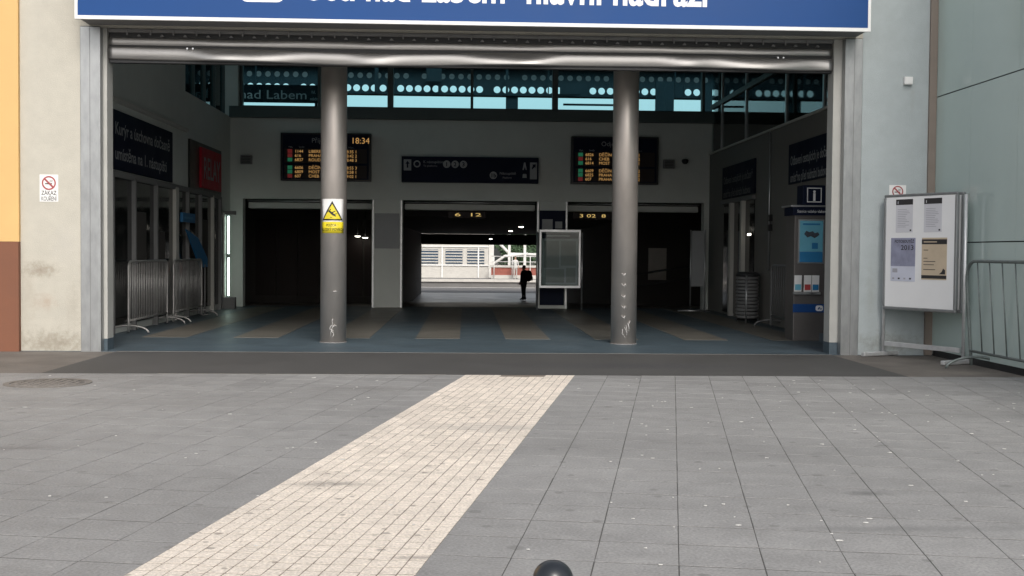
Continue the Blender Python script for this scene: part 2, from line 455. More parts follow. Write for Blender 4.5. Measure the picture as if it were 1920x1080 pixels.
tag(rest.build('distant_pavers', m_paver, paving), kind='stuff')

path = empty('guide_path', (.3, -6, 0), kind='structure')
NS = 15; SW = (U1-U0)/NS; SL = .104
setts = []
rows = [-26.0]
while rows[-1] < -1.0: rows.append(rows[-1] + SL*random.uniform(.92, 1.08))
for i in range(NS):
    sh_ = random.uniform(-.012, .012)
    for v0_, v1_ in zip(rows, rows[1:]):
        v = v0_ + sh_; l_ = v1_ - v0_
        g_ = .0026; h_ = .0042
        jit = lambda: random.uniform(-.0012, .0012)
        p = [(U0+i*SW+g_+jit(), v+h_+jit()), (U0+(i+1)*SW-g_+jit(), v+h_+jit()), (U0+(i+1)*SW-g_+jit(), v+l_-h_+jit()), (U0+i*SW+g_+jit(), v+l_-h_+jit())]
        w = [uv2w(*q) for q in p]
        w = clip(w, 0, 1, -2.645)
        if 5 <= i <= 10: w = clip(w, 0, 1, -2.80)
        if len(w) < 3 or area(w) < .0012: continue
        setts.append(w)
vis = sorted([t for t in setts if in_view(t)], key=lambda t: dist(t))
kid = set(id(t) for t in vis[:298]); rest = MB()
for t in setts:
    tl = (random.uniform(-.004, .004), random.uniform(-.004, .004)); z = random.uniform(.0, .0007)
    if id(t) in kid:
        mb = MB(); slab(mb, t, z, .0002, .0004, .05, tl); mb.build('sett', m_sett, path)
    else: slab(rest, t, z, .0002, .0004, .05, tl)
tag(rest.build('distant_setts', m_sett, path), kind='stuff')
pb = [uv2w(U0, -26), uv2w(U1, -26), uv2w(U1, -1.0), uv2w(U0, -1.0)]
pb = clip(pb, 0, 1, -2.645)
MB().add([(p[0], p[1], -.0010) for p in pb], [tuple(range(len(pb)))]).build('joint_bed', m_settj, path)

# ---- bits of litter and chewing gum on the paving
lit = MB()
for k in range(150):
    for _ in range(40):
        x = random.uniform(-6, 6.5); y = random.uniform(-10.6, -2.9)
        q = px_of((x, y))
        if not (0 < q[0] < 1920): continue
        if x < .5 and random.random() < .55: continue
        break
    s_ = random.choice([.0035, .004, .005, .006, .008, .010]) * random.uniform(.7, 1.3); a0 = random.uniform(0, PI)
    pts = [(x + s_*random.uniform(.6, 1.3)*math.cos(a0+2*PI*i/7)*1.5, y + s_*random.uniform(.6, 1.3)*math.sin(a0+2*PI*i/7)) for i in range(7)]
    lit.prism(pts, .002, .0045, 'z')
solo(lit, 'litter', M('dirty white scraps', (.62, .61, .59), .8, var=.2, scale=20), 'tiny pale specks of litter scattered over the grey paving', 'litter', kind='stuff')

# ---- manhole cover in the paving at left
mh = empty('manhole_cover', (-4.0, -3.55, 0), label='round cast iron manhole cover set in the paving at left', cat='manhole cover')
MB().lathe([(0, .004), (.33, .004), (.335, -.02)], (-4.0, -3.55, 0), 40).build('lid', m_mh, mh)
rg = MB()
ring(rg, -4.0, -3.55, .345, .40, -.02, .0255, 40, 'z'); rg.build('rim', m_mh, mh)
nb = MB()
for i in range(-4, 5):
    for j in range(-4, 5):
        if math.hypot(i, j) < 4.3: nb.box(-4.0+i*.068-.02, -4.0+i*.068+.02, -3.55+j*.068-.02, -3.55+j*.068+.02, .003, .008)
tag(nb.build('tread_pattern', m_mh, mh), kind='stuff')

# ================================================================ STATION BUILDING
stn = empty('station_building', (0, 0, 0), label='railway station building with a wide open entrance under a blue name board', cat='building')
MB().box(-5.60, -4.852, 0, .35, -.1, 7.2).build('facade_wall', m_plas, stn)
MB().box(5.092, 5.962, 0, .35, -.1, 7.2).build('facade_wall', m_plasr, stn)
MB().box(-4.852, 5.092, .004, .35, 4.085, 7.2).build('entrance_lintel', m_plas, stn)
# galvanised shutter guide channels
for x0, x1, s_ in ((-4.850, -4.60, 1), (4.86, 5.090, -1)):
    ch = MB()
    ch.bbox(x0, x1, -.02, .10, -.02, 4.075, .006)
    o = ch.build('guide_channel', m_galv, stn)
    MB().box(x0+.118, x0+.124, -.0225, -.018, 0, 4.07).build('seam', m_dgrey, o)
for x0, x1 in ((-4.851, -4.556), (4.752, 5.091)):
    MB().box(x0, x1, .11, .349, .15, 4.084).build('return_wall', M('grey return plaster', (.44, .44, .415), .85, var=.08, scale=4), stn)
    MB().box(x0-.001, x1+.001, .105, .36, 0, .149).build('return_plinth', m_blue, stn)
# hall shell
MB().box(-6.4, 7.6, 2.40, 12.0, 6.2, 6.5).build('hall_ceiling', m_hallc, stn)
MB().box(-6.4, 7.6, .35, 2.40, 6.2, 6.5).build('hall_ceiling', m_hallc, stn)
MB().box(-6.4, -6.2, .35, 2.55, 0, 6.2).build('hall_wall', m_hallw, stn)
MB().box(-6.2, -5.60, .20, .35, 0, 6.2).build('hall_wall', m_hallw, stn)
lw = MB()
lw.box(-5.55, -5.35, .36, 12.0, 0, 4.30)
lw.box(-5.55, -5.35, .36, 7.5, 4.301, 6.2)
lw.build('hall_wall', m_hallw, stn)
MB().box(-5.35, -5.27, 2.7, 7.45, 3.52, 3.58).build('wall_ledge', m_halll, stn)
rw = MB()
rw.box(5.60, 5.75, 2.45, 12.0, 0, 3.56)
rw.build('hall_wall', M('brownish plaster with painted shade', (.20, .19, .175), .85, var=.06, scale=1.5), stn)  # brownish plaster, with the shade on this side put into its colour
MB().box(5.47, 5.615, 2.36, 2.445, 0.06, 6.2).build('wall_end_trim', m_halll, stn)
MB().box(5.57, 5.78, 2.45, 12.0, 3.562, 3.60).build('wall_ledge', m_halll, stn)
MB().box(7.4, 7.6, .35, 12.0, 0, 6.2).build('hall_wall', m_hallw, stn)
MB().box(5.962, 7.4, .20, .345, 0, 6.2).build('hall_wall', m_hallw, stn)
MB().box(5.75, 7.4, 2.45, 12.0, 3.4, 3.55).build('gallery_floor', m_hallw, stn)
# rear wall: header over three openings, four piers
MB().box(-5.55, 7.4, 11.7, 12.0, 2.46, 4.28).build('rear_wall', m_hallw, stn)
for x0, x1 in ((-5.35, -5.07), (-2.15, -1.45), (1.63, 2.33), (5.48, 7.4)):
    MB().box(x0, x1, 11.7, 12.0, 0, 2.457).build('rear_pier', m_hallw, stn)
MB().box(-5.35, 7.4, 11.55, 12.0, 4.283, 4.53).build('window_sill', m_tealf, stn)
MB().box(-5.55, 7.4, 11.75, 12.0, 5.95, 6.2).build('rear_wall_head', m_tealf, stn)
# shopfront level panels and metal edges of the piers
for x in (1.645, 2.30, -2.12, -1.48):
    MB().box(x-.012, x+.012, 11.69, 11.698, 0, 2.455).build('pier_edge', m_alu, stn)
MB().box(1.70, 2.26, 11.66, 11.698, .08, .75).build('pier_panel', m_navyd, stn)
MB().box(1.68, 2.28, 11.66, 11.698, 1.35, 2.25).build('pier_panel', m_navyd, stn)
MB().box(1.74, 1.98, 11.65, 11.659, 1.78, 2.05).build('pier_panel', m_greyl, stn)
MB().box(2.04, 2.20, 11.65, 11.659, 1.84, 2.0).build('pier_panel', m_greyl, stn)
MB().box(-2.08, -1.52, 11.66, 11.698, 1.35, 2.15).build('pier_panel', m_greyl, stn)
# clerestory windows of the rear wall
mx = [-5.12, -3.36, -1.78, .11, 1.985, 3.7, 5.44, 6.6, 7.38]
for i in range(len(mx)-1):
    a, b = mx[i], mx[i+1]
    wn = MB()
    t_ = .10 if i in (2, 4) else .035
    wn.box(a-.03, a + t_, 11.72, 11.9, 4.53, 5.95)
    wn.box(a + t_, b-.03, 11.78, 11.86, 4.53, 4.575)
    w = wn.build('clerestory_window', m_tealf, stn)
    MB().box(a + t_, b-.03, 11.81, 11.822, 4.575, 5.95).build('pane', m_gl_tint, w)
MB().box(-5.548, -5.155, 11.60, 11.95, 4.302, 6.2).build('corner_pier', m_hallw, stn)
# clerestory in the left hall wall
yy = [7.5, 8.45, 9.4, 10.35, 11.3, 11.6]
for i in range(5):
    a, b = yy[i], yy[i+1]
    w = MB().box(-5.50, -5.40, a, a+.05, 4.30, 6.2).build('side_window', m_tealf, stn)
    MB().box(-5.46, -5.45, a+.05, b, 4.30, 6.2).build('pane', m_gl_tint, w)
# glass screen above the right hall wall
ym = [2.45, 3.31, 5.47, 8.41, 10.63, 11.7]
for i in range(5):
    a, b = ym[i], ym[i+1]
    w = MB().box(5.62, 5.68, a, a+.06, 3.60, 6.2).build('screen_window', m_alu if i else m_tealf, stn)
    MB().box(5.645, 5.655, a+.06, b, 3.60, 6.2).build('pane', m_gl_clear, w)
MB().box(5.60, 5.70, 5.9, 11.7, 4.60, 4.70).build('screen_transom', m_tealf, stn)
# hall floor with sand coloured strips
hf = tag(MB().box(-6.4, 7.6, -.01, 12.2, -.2, 0.0).build('hall_floor', m_blue), kind='structure')
for k in range(-4, 5):
    x0 = .60 + k*1.337
    if x0 < -5.4: continue
    MB().box(max(x0, -5.34), min(x0+.655, 5.59), 2.36, 11.69, -.05, .004).build('floor_strip', m_strip, hf)
# skirting and low step at the right wall
MB().box(5.30, 5.60, .36, 2.36, 0, .12).build('low_plinth', m_blue, stn)

# ---- shopfront along the left hall wall
shop = empty('shopfront', (-5.3, 6.6, 0), label='dark glazed shopfront with pale posts along the left hall wall', cat='shopfront')
ps = [2.75, 3.9, 5.2, 6.55, 7.45, 8.5, 9.6, 10.35]
for i in range(len(ps)-1):
    a, b = ps[i], ps[i+1]
    MB().box(-5.335, -5.325, a+.03, b-.03, .12, 2.38).build('pane', m_glossy, shop)
for i, p in enumerate(ps):
    wdt = .10 if i == 3 else .03
    MB().box(-5.347, -5.26, p-wdt, p+wdt, 0, 2.42).build('post', m_halll if i in (3, 6) else m_dgrey, shop)
MB().box(-5.347, -5.27, 2.75, 10.35, 2.38, 2.47).build('head_rail', m_dgrey, shop)
for (y0, y1, z0, z1) in ((4.1, 4.7, .9, 1.9), (5.5, 5.9, .9, 1.6), (8.8, 9.3, 1.0, 1.9)):
    MB().box(-5.324, -5.32, y0, y1, z0, z1).build('poster', m_room, shop)
m_ad0 = M('pale blue print', (.10, .30, .50), .5)
pl_ = MB().box(-5.25, -5.20, 6.70, 7.65, 1.80, 1.97).build('shop_plate', m_bluep, shop)
MB().box(-5.199, -5.197, 6.82, 7.45, 1.86, 1.90).build('print', m_ad0, pl_)
# lit glass display column by the rear corner
lc = empty('light_column', (-5.2, 10.75, 0), label='lit fluorescent tube column at the far end of the left shopfront', cat='lamp')
MB().box(-5.32, -5.05, 10.70, 10.86, 0, .25).build('base', m_dgrey, lc)
for z0, z1 in ((.28, 1.12), (1.20, 2.03)):
    MB().tube([(-5.20, 10.78, z0), (-5.20, 10.78, z1)], .020, 10).build('tube', m_tube, lc)
MB().box(-5.30, -5.27, 10.66, 10.90, .25, 2.1).build('reflector', m_halll, lc)
MB().box(-5.32, -5.05, 10.70, 10.86, 2.06, 2.14).build('cap', m_dgrey, lc)
# ---- right hall wall: sliding door frame
dr = empty('sliding_door', (5.55, 8.7, 0), label='dark glass sliding door with two pale posts in the right hall wall', cat='door')
MB().box(5.585, 5.597, 7.45, 10.1, .05, 2.35).build('pane', m_glossy, dr)
for y in (8.22, 9.2):
    MB().box(5.50, 5.597, y-.07, y+.07, 0, 2.36).build('post', m_halll, dr)
MB().box(5.52, 5.597, 7.4, 10.15, 2.36, 2.44).build('head_rail', m_dgrey, dr)
MB().box(5.578, 5.584, 7.7, 7.95, 1.66, 1.70).build('painted_lamp_reflection', m_lamp, dr)  # glowing strip on the pane, stands in for a lamp's reflection
cd = empty('wall_conduit', (5.56, 6.3, 1.6), label='thin vertical cable conduit with two dark boxes on right hall wall', cat='conduit')
MB().tube([(5.57, 6.29, 1.0), (5.57, 6.29, 3.55)], .014, 8).build('pipe', m_alu, cd)
for z in (1.72, 1.9): MB().bbox(5.53, 5.598, 6.16, 6.26, z, z+.12, .006).build('box', m_black, cd)

# ================================================================ ROLLER SHUTTER
sh = empty('roller_shutter', (.13, .2, 3.68), label='rolled up steel roller shutter with dented shiny bottom rail over the entrance', cat='shutter')
def rail(z0, z1, yf, bulge, dent, name):
    prof = []
    N = 10
    for k in range(N+1):
        a = k/N
        prof.append((yf - bulge*math.sin(PI*a)**.7, z0 + (z1-z0)*a))
    prof += [(yf+.10, z1), (yf+.10, z0)]
    xs = [-4.548 + 9.292*i/150 for i in range(151)]
    vs = []; fs = []; n = len(prof)
    for x in xs:
        for q, (y, z) in enumerate(prof):
            w = 1 if q <= N else 0
            a = q/N
            lo = (1-a) if q <= N else .5
            dz = dent*(.35*math.sin(x*1.05+.4) + .25*math.sin(x*2.3+1.1))*.30
            dy = dent*w*(.55*max(0, math.sin(x*1.93+.6))**2*lo + .35*max(0, math.sin(x*3.1-1.0))**3*(.3+lo))
            vs.append((x, y-dy, z+dz-dent*.25*max(0, math.sin(x*.62+2.1))))
    for i in range(len(xs)-1):
        for q in range(n):
            fs.append((i*n+q, i*n+(q+1) % n, (i+1)*n+(q+1) % n, (i+1)*n+q))
    fs += [tuple(range(n)), tuple((len(xs)-1)*n+q for q in range(n-1, -1, -1))]
    mb = MB().add(vs, fs, True)
    return mb.build(name, m_shut, sh)
rail(3.695, 3.855, .14, .014, .085, 'bottom_rail')
rail(3.880, 3.975, .16, .010, .020, 'slat')
MB().box(-4.54, 4.74, .165, .26, 3.66, 4.08).build('curtain', m_dark, sh)
MB().box(-4.54, 4.74, .112, .16, 4.035, 4.078).build('guide_brush', m_dgrey, sh)
for k in range(31):
    x = -4.30 + k*.29
    b_ = MB().box(x-.008, x+.008, .085, .111, 4.0, 4.075)
    b_.build('bracket', m_dgrey, sh)
    MB().prism([(x+.115, 3.988), (x+.165, 3.988), (x+.145, 4.012), (x+.135, 4.012)], .115, .163).build('clip', m_dgrey, sh)
for x in (-3.55, -3.48, 4.02, 4.09):
    MB().tube([(x, .125, 3.84), (x, .105, 3.84)], .012, 8).build('bolt', m_alu, sh)

# ================================================================ BLUE NAME BOARD
nbd = empty('station_name_board', (.13, -.45, 4.085), label='large blue station name board with white letters above the entrance', cat='sign')
MB().box(-4.74, 5.00, -.44, -.002, 4.10, 5.05).build('box', m_dgrey, nbd)
MB().box(-4.74, 5.00, -.446, -.4405, 4.13, 5.02).build('face', m_navy, nbd)
for (a, b, c, d) in ((-4.77, 5.03, 4.085, 4.128), (-4.77, 5.03, 5.022, 5.06)):
    MB().box(a, b, -.456, -.41, c, d).build('border', m_white, nbd)
for (a, b) in ((-4.77, -4.735), (4.995, 5.03)):
    MB().box(a, b, -.456, -.41, 4.128, 5.022).build('border', m_white, nbd)
text('Ústí nad Labem', .52, (-2.02, -.4475, 4.368), '-y', m_sigw, nbd, bold=.012, width=2.46)
text('hlavní nádraží', .52, (.71, -.4475, 4.368), '-y', m_sigw, nbd, bold=.012, width=2.28)
lg = MB(); prr = rrect(-2.78, -2.24, 4.325, 4.70, .09)
lg.prism(prr, -.4475, -.4462); lgo = lg.build('emblem', m_sigw, nbd)
MB().prism(rrect(-2.72, -2.30, 4.37, 4.655, .06), -.4488, -.4478).build('emblem_field', m_navy, lgo)
for xx, zz in ((-2.62, 4.42), (-2.50, 4.51), (-2.44, 4.42)):
    MB().prism([(xx, zz), (xx+.10, zz), (xx+.16, zz+.08), (xx+.06, zz+.08)], -.4502, -.449).build('emblem_mark', m_sigw, lgo)

# ================================================================ COLUMNS
def column(x, label, marks):
    c = empty('column', (x, 1.60, 0), label=label, cat='column', group='round columns inside the entrance')
    MB().tube([(x, 1.60, 0), (x, 1.60, 6.2)], .182, 40).build('shaft', m_colm, c)
    MB().lathe([(.182, .012), (.192, .012), (.195, 0.001)], (x, 1.60, 0), 40).build('base_ring', m_dgrey, c)
    sc_ = MB()
    for (ang, z, pts) in marks:
        q = []
        for (du, dz) in pts:
            a = -PI/2 + ang + du/.182
            q.append((x + .183*math.cos(a), 1.60 + .183*math.sin(a), z+dz))
        sc_.tube(q, .0035, 5)
    sc_.build('scratch_marks', m_scr, c)
mk = []
for z in (.08, .17, .25): mk.append((.0, z, [(random.uniform(-.03, .03), .03*i) for i in range(4)]))
mk += [(-.1, .1, [(0, 0), (.01, .07), (.03, .13), (.05, .16)]), (.05, .22, [(0, 0), (.03, .03), (.06, .02)]), (.1, .72, [(0, 0), (.05, .01)])]
column(-1.865, 'grey round column carrying the yellow slippery floor notice', mk)
mk = []
for i, z in enumerate((.98, .83, .67, .52, .38)):
    mk.append((-.15, z, [(-.03, .03), (0, 0), (.02, .03)])); mk.append((-.10, z, [(0, -.02), (.012, .03), (.03, .0)][:2+i % 2]))
for k in range(5): mk.append((-.1 + .1*k, .1+.03*k, [(random.uniform(-.03, .03), 0), (random.uniform(-.03, .03), .06), (random.uniform(-.03, .03), .12)]))
column(2.255, 'grey round column with white scratched graffiti near its foot', mk)

# notice on the left column, bent round the shaft
ws = empty('warning_notice', (-1.865, 1.41, 1.53), label='white and yellow slippery floor warning notice on the left column', cat='notice')
def bent(poly, r, name, mat, parent, cx=-1.865, n=8):
    """poly rows (s,z) as a quad strip wrapped on the column of radius r about (cx,1.60); s = arc length from the front"""
    mb = MB(); vs = []
    for (s_, z) in poly:
        a = -PI/2 + s_/r; vs.append((cx + r*math.cos(a), 1.60 + r*math.sin(a), z))
    mb.add(vs, [tuple(range(len(vs)))]); return mb.build(name, mat, parent)
def bent_rect(s0, s1, z0, z1, r, name, mat, parent):
    mb = MB(); N = 8; vs = []
    for k in range(N+1):
        s_ = s0 + (s1-s0)*k/N; a = -PI/2 + s_/.182
        for rr_ in (r, r-.0012):
            for z in (z0, z1): vs.append((-1.865 + rr_*math.cos(a), 1.60 + rr_*math.sin(a), z))
    fs = []
    for k in range(N):
        i = k*4; fs += [(i, i+4, i+5, i+1), (i+2, i+3, i+7, i+6), (i+1, i+5, i+7, i+3), (i, i+2, i+6, i+4)]
    fs += [(0, 1, 3, 2), (N*4, N*4+2, N*4+3, N*4+1)]
    mb.add(vs, fs, True); return mb.build(name, mat, parent)
bent_rect(-.17, .17, 1.535, 2.015, .1846, 'sheet', m_white, ws)
bent_rect(-.168, .168, 1.537, 1.695, .186, 'yellow_band', m_yel, ws)
def bent_poly(poly, r, name, mat):
    bm = bmesh.new(); vs = [bm.verts.new((p[0], 0, p[1])) for p in poly]; bm.faces.new(vs)
    bmesh.ops.triangulate(bm, faces=bm.faces[:])
    bmesh.ops.subdivide_edges(bm, edges=bm.edges[:], cuts=5, use_grid_fill=True)
    for v in bm.verts:
        a = -PI/2 + v.co.x/.182; v.co = Vector((-1.865 + r*math.cos(a), 1.60 + r*math.sin(a), v.co.z))
    bm.verts.index_update(); mb = MB().add([v.co[:] for v in bm.verts], [[v.index for v in f.verts] for f in bm.faces]); bm.free()
    return mb.build(name, mat, ws)
bent_poly([(-.155, 1.715), (.155, 1.715), (0, 1.985)], .1862, 'triangle_border', m_black)
bent_poly([(-.122, 1.735), (.122, 1.735), (0, 1.945)], .1872, 'triangle_field', m_yel)
for pl in ([(-.06, 1.845), (-.04, 1.86), (.045, 1.79), (.05, 1.765), (.0, 1.79)], [(-.005, 1.83), (.04, 1.85), (.045, 1.842), (.005, 1.815)],
           [(-.035, 1.875), (-.018, 1.875), (-.018, 1.857), (-.035, 1.857)], [(-.075, 1.83), (-.055, 1.855), (-.05, 1.845), (-.07, 1.82)],
           [(-.03, 1.755), (.0, 1.75), (.0, 1.757), (-.03, 1.762)], [(.01, 1.80), (.07, 1.815), (.07, 1.808), (.012, 1.79)]):
    bent_poly(pl, .188, 'falling_figure', m_black)
for body, z in (('POZOR !', 1.632), ('KLUZKÝ POVRCH', 1.572)):
    me = text_mesh(body, .05, 'CENTER', .0008)
    for v in me.vertices:
        a = -PI/2 + v.co.x*.86/.182
        v.co = Vector((-1.865 + .1868*math.cos(a), 1.60 + .1868*math.sin(a), z + v.co.y)) - Vector(ws.location)
    me.materials.clear(); me.materials.append(m_black)
    o = bpy.data.objects.new('lettering', me); col.objects.link(o); o.parent = ws

# ================================================================ SIGNS INSIDE
def departure_board(x0, x1, label, title, rows, clock):
    b = empty('departure_board', ((x0+x1)/2, 11.55, 2.88), label=label, cat='display', group='train departure displays on the rear wall')
    MB().bbox(x0-.03, x1+.03, 11.50, 11.698, 2.86, 3.94, .01).build('housing', m_black, b)
    MB().box(x0+.02, x1-.02, 11.493, 11.499, 2.90, 3.90).build('screen', m_navyd, b)
    text(title, .15, ((x0+x1)/2-.32, 11.491, 3.72), '-y', m_greyl, b)
    text('Vlak        Směr', .06, (x0+.14, 11.491, 3.60), '-y', m_greyl, b)
    text('Čas   Nást.', .06, (x1-.62, 11.491, 3.60), '-y', m_greyl, b)
    if clock: text(clock, .19, (x1-.42, 11.491, 3.71), '-y', m_led, b, name='clock_digits')
    z = 3.50
    MB().box(x0+.06, x1-.06, 11.4905, 11.4925, 3.26, 3.585).build('row_panel', m_wood, b)
    MB().box(x0+.06, x1-.06, 11.4905, 11.4925, 2.92, 3.215).build('row_panel', m_wood, b)
    for i, (kc, num, dst, tm) in enumerate(rows):
        zz = (3.49 - .095*i) if i < 3 else (3.125 - .095*(i-3))
        MB().box(x0+.13, x0+.235, 11.4880, 11.4900, zz-.008, zz+.075).build('train_type', m_ledg if kc == 'Os' else m_ledr, b)
        text(kc, .075, (x0+.145, 11.4870, zz), '-y', m_ledg if kc == 'Os' else m_ledr, b, name='train_type_letters')
        text(num, .095, (x0+.29, 11.489, zz), '-y', m_led, b)
        text(dst, .095, (x0+.60, 11.489, zz), '-y', m_led, b)
        text(tm, .095, (x1-.52, 11.489, zz), '-y', m_led, b)
    return b
departure_board(-4.16, -2.19, 'arrivals display with the clock reading 18 34, left of the rear wall', 'Příjezdy',
    [('R', '1144', 'LIBEREC', '8:35 1'), ('R', '616', 'PRAHA HL.N.', '8:42 2'), ('Os', '6837', 'ROUDNICE N.L.', '8:48 3'),
     ('Os', '6606', 'DĚČÍN HL.N.', '8:55 3'), ('Os', '6809', 'MOST', '8:58 1'), ('R', '607', 'CHEB', '9:02 1')], '18:34')
departure_board(2.41, 4.35, 'departures display without a clock, right of the rear wall', 'Odjezdy',
    [('Os', '6826', 'DĚČÍN HL.N.', '8 1'), ('R', '616', 'CHEB', '8 2'), ('Os', '6814', 'MOST', '4 1'),
     ('Os', '6609', 'DĚČÍN HL.N.', '2 2'), ('Os', '6825', 'PRAHA MASARYK.N.', '3 2'), ('R', '607', 'PRAHA HL.N.', '5 2')], None)

ds = empty('direction_sign', (.08, 11.55, 2.86), label='dark blue direction sign with arrows and platform numbers over the middle opening', cat='sign')
MB().bbox(-1.47, 1.64, 11.50, 11.698, 2.86, 3.44, .008).build('panel', m_navyd, ds)
def plate(x0, x1, z0, z1): MB().box(x0, x1, 11.492, 11.499, z0, z1).build('arrow_plate', m_greyl, ds)
plate(-1.42, -1.25, 3.12, 3.37); plate(1.44, 1.60, 2.95, 3.33)
MB().prism([(-1.352, 3.18), (-1.318, 3.18), (-1.318, 3.27), (-1.285, 3.27), (-1.335, 3.335), (-1.385, 3.27), (-1.352, 3.27)], 11.488, 11.4915).build('arrow', m_navyd, ds)
MB().prism([(1.48, 3.19), (1.495, 3.175), (1.545, 3.225), (1.565, 3.205), (1.572, 3.29), (1.487, 3.283), (1.507, 3.263)][::-1], 11.488, 11.4915).build('arrow', m_navyd, ds)
for n_, x, z in (('1', -.45, 3.27), ('2', -.26, 3.27), ('3', -.07, 3.27), ('1b', .61, 3.03)):
    d_ = MB().prism(circ(x, z, .085), 11.492, 11.499).build('number_disc', m_greyl, ds)
    text(n_, .13, (x, 11.4905, z-.045), '-y', m_navyd, d_, align='CENTER', bold=.003)
text('K nástupištím', .085, (-.98, 11.4985, 3.29), '-y', m_greyl, ds)
text('To platforms', .06, (-.98, 11.4985, 3.21), '-y', m_greyl, ds)
text('Nástupiště', .085, (.75, 11.4985, 3.05), '-y', m_greyl, ds)
text('Platform', .06, (.82, 11.4985, 2.96), '-y', m_greyl, ds)
rg = MB(); ring(rg, -1.12, 3.27, .05, .08, 11.493, .005, 24); rg.build('pictogram', m_greyl, ds)
MB().prism([(1.27, 3.16), (1.30, 3.16), (1.325, 3.24), (1.345, 3.16), (1.37, 3.16), (1.335, 3.33), (1.305, 3.33)], 11.493, 11.499).build('pictogram', m_greyl, ds)
MB().prism([(1.27, 2.98), (1.37, 2.98), (1.36, 3.07), (1.28, 3.07)], 11.493, 11.499).build('pictogram', m_greyl, ds)

for x, z, lb in ((-4.98, 3.33, 'small square grey loudspeaker beside the arrivals display'), (4.64, 3.34, 'small square grey loudspeaker beside the departures display')):
    sp = empty('wall_loudspeaker', (x, 11.6, z-.1), label=lb, cat='loudspeaker')
    MB().bbox(x-.13, x+.13, 11.60, 11.698, z-.10, z+.10, .01).build('case', m_dgrey, sp)
    for k in range(5): MB().box(x-.10, x+.10, 11.594, 11.599, z-.078+k*.034, z-.064+k*.034).build('grille_slot', m_dark, sp)
dc = empty('security_camera', (5.0, 11.55, 3.38), label='small black dome camera right of the departures display', cat='camera')
MB().tube([(5.0, 11.698, 3.43), (5.0, 11.62, 3.43)], .03, 12).build('arm', m_black, dc)
MB().lathe([(.001, -.085), (.04, -.075), (.07, -.045), (.082, 0), (.06, .03), (.001, .04)], (5.0, 11.56, 3.42), 20).build('dome', m_black, dc)

def wall_banner(x, y0, y1, z0, z1, face, lines, label, mat_t=m_greyl, size=.27):
    b = empty('wall_banner', (x, (y0+y1)/2, z0), label=label, cat='sign')
    d = .03 if face == '+x' else -.03
    MB().box(min(x, x+d), max(x, x+d), y0, y1, z0, z1).build('panel', m_navyd, b)
    for i, l_ in enumerate(lines):
        z = z1 - .36 - i*.36*(z1-z0)/.85
        w_ = (y1-y0)*(.9 if i == 0 else .84)
        if face == '+x': text(l_, size, (x+d+.002, y0+.12, z), '+x', mat_t, b, width=w_, bold=.003)
        else: text(l_, size, (x+d-.002, y1-.12, z), '-x', mat_t, b, width=w_, bold=.003)
    return b
wall_banner(-5.345, 2.85, 6.41, 2.50, 3.40, '+x', ['Kurýr a úschovna dočasně', 'umístěna na 1. nástupišti'], 'dark blue notice banner on the left hall wall near the entrance')
wall_banner(5.595, 2.55, 5.04, 2.50, 3.18, '-x', ['Odbavení cestujících je dočasně', 'umístěno před nádražní budovou'], 'dark blue notice banner on the right wall above the information pillar', size=.22)
wall_banner(5.595, 7.39, 10.2, 2.47, 3.15, '-x', ['Odbavení cestujících je dočasně', 'umístěno před nádražní budovou'], 'dim dark blue banner on the right wall above the sliding door', mat_t=m_dgrey, size=.22)
rl = empty('shop_sign', (-5.3, 9.0, 2.5), label='red shop sign with white letters on the left hall wall', cat='sign')
MB().box(-5.347, -5.31, 7.70, 10.55, 2.48, 3.42).build('backing', m_black, rl)
MB().box(-5.309, -5.26, 8.48, 10.31, 2.53, 3.33).build('red_face', m_red, rl)
text('RELAY', .62, (-5.256, 8.62, 2.72), '+x', m_greyl, rl, width=1.5, bold=.004)

# ---- poster case on two legs in front of the rear pier
pc = empty('poster_case', (2.1, 11.0, 0), label='aluminium framed poster case on two legs before the rear pier', cat='poster case')
MB().box(1.66, 2.54, 10.98, 11.05, .54, 1.76).build('back', m_dgrey, pc)
MB().box(1.70, 2.50, 10.972, 10.979, .58, 1.60).build('sheet', m_greyl, pc)
MB().box(1.70, 2.50, 10.972, 10.979, 1.605, 1.72).build('heading', m_navyd, pc)
MB().box(1.80, 2.32, 10.968, 10.971, 1.645, 1.68).build('print', m_greyl, pc)
for (a, b, c, d) in ((1.74, 2.08, .95, 1.55), (2.12, 2.46, 1.0, 1.55), (1.78, 2.2, .62, .92), (2.24, 2.45, .62, .95)):
    MB().box(a, b, 10.968, 10.971, c, d).build('print', m_dgrey, pc)
fr = MB()
for (a, b, c, d) in ((1.64, 2.56, 1.75, 1.80), (1.64, 2.56, .50, .55), (1.64, 1.68, .55, 1.75), (2.52, 2.56, .55, 1.75)): fr.box(a, b, 10.95, 11.06, c, d)
fr.build('frame', m_alu, pc)
MB().box(1.68, 2.52, 10.956, 10.960, .55, 1.75).build('pane', m_gl_clear, pc)
for x in (1.60, 2.60): MB().tube([(x, 11.02, 0), (x, 11.02, 1.74)], .02, 10).build('leg', m_alu, pc)

# ---- narrow notice stand by the right rear corner
ns = empty('notice_stand', (5.17, 10.8, 0), label='narrow grey notice stand on two legs by the right rear corner', cat='stand')
MB().box(5.03, 5.31, 10.79, 10.82, .56, 1.80).build('panel', m_greyl, ns)
for x in (5.01, 5.33): MB().tube([(x, 10.80, .03), (x, 10.80, 1.82)], .016, 8).build('leg', m_alu, ns)
MB().tube([(4.72, 10.72, .02), (5.45, 10.72, .02)], .016, 8).build('foot', m_alu, ns)
MB().tube([(4.85, 10.9, .02), (5.55, 10.9, .02)], .016, 8).build('foot', m_alu, ns)

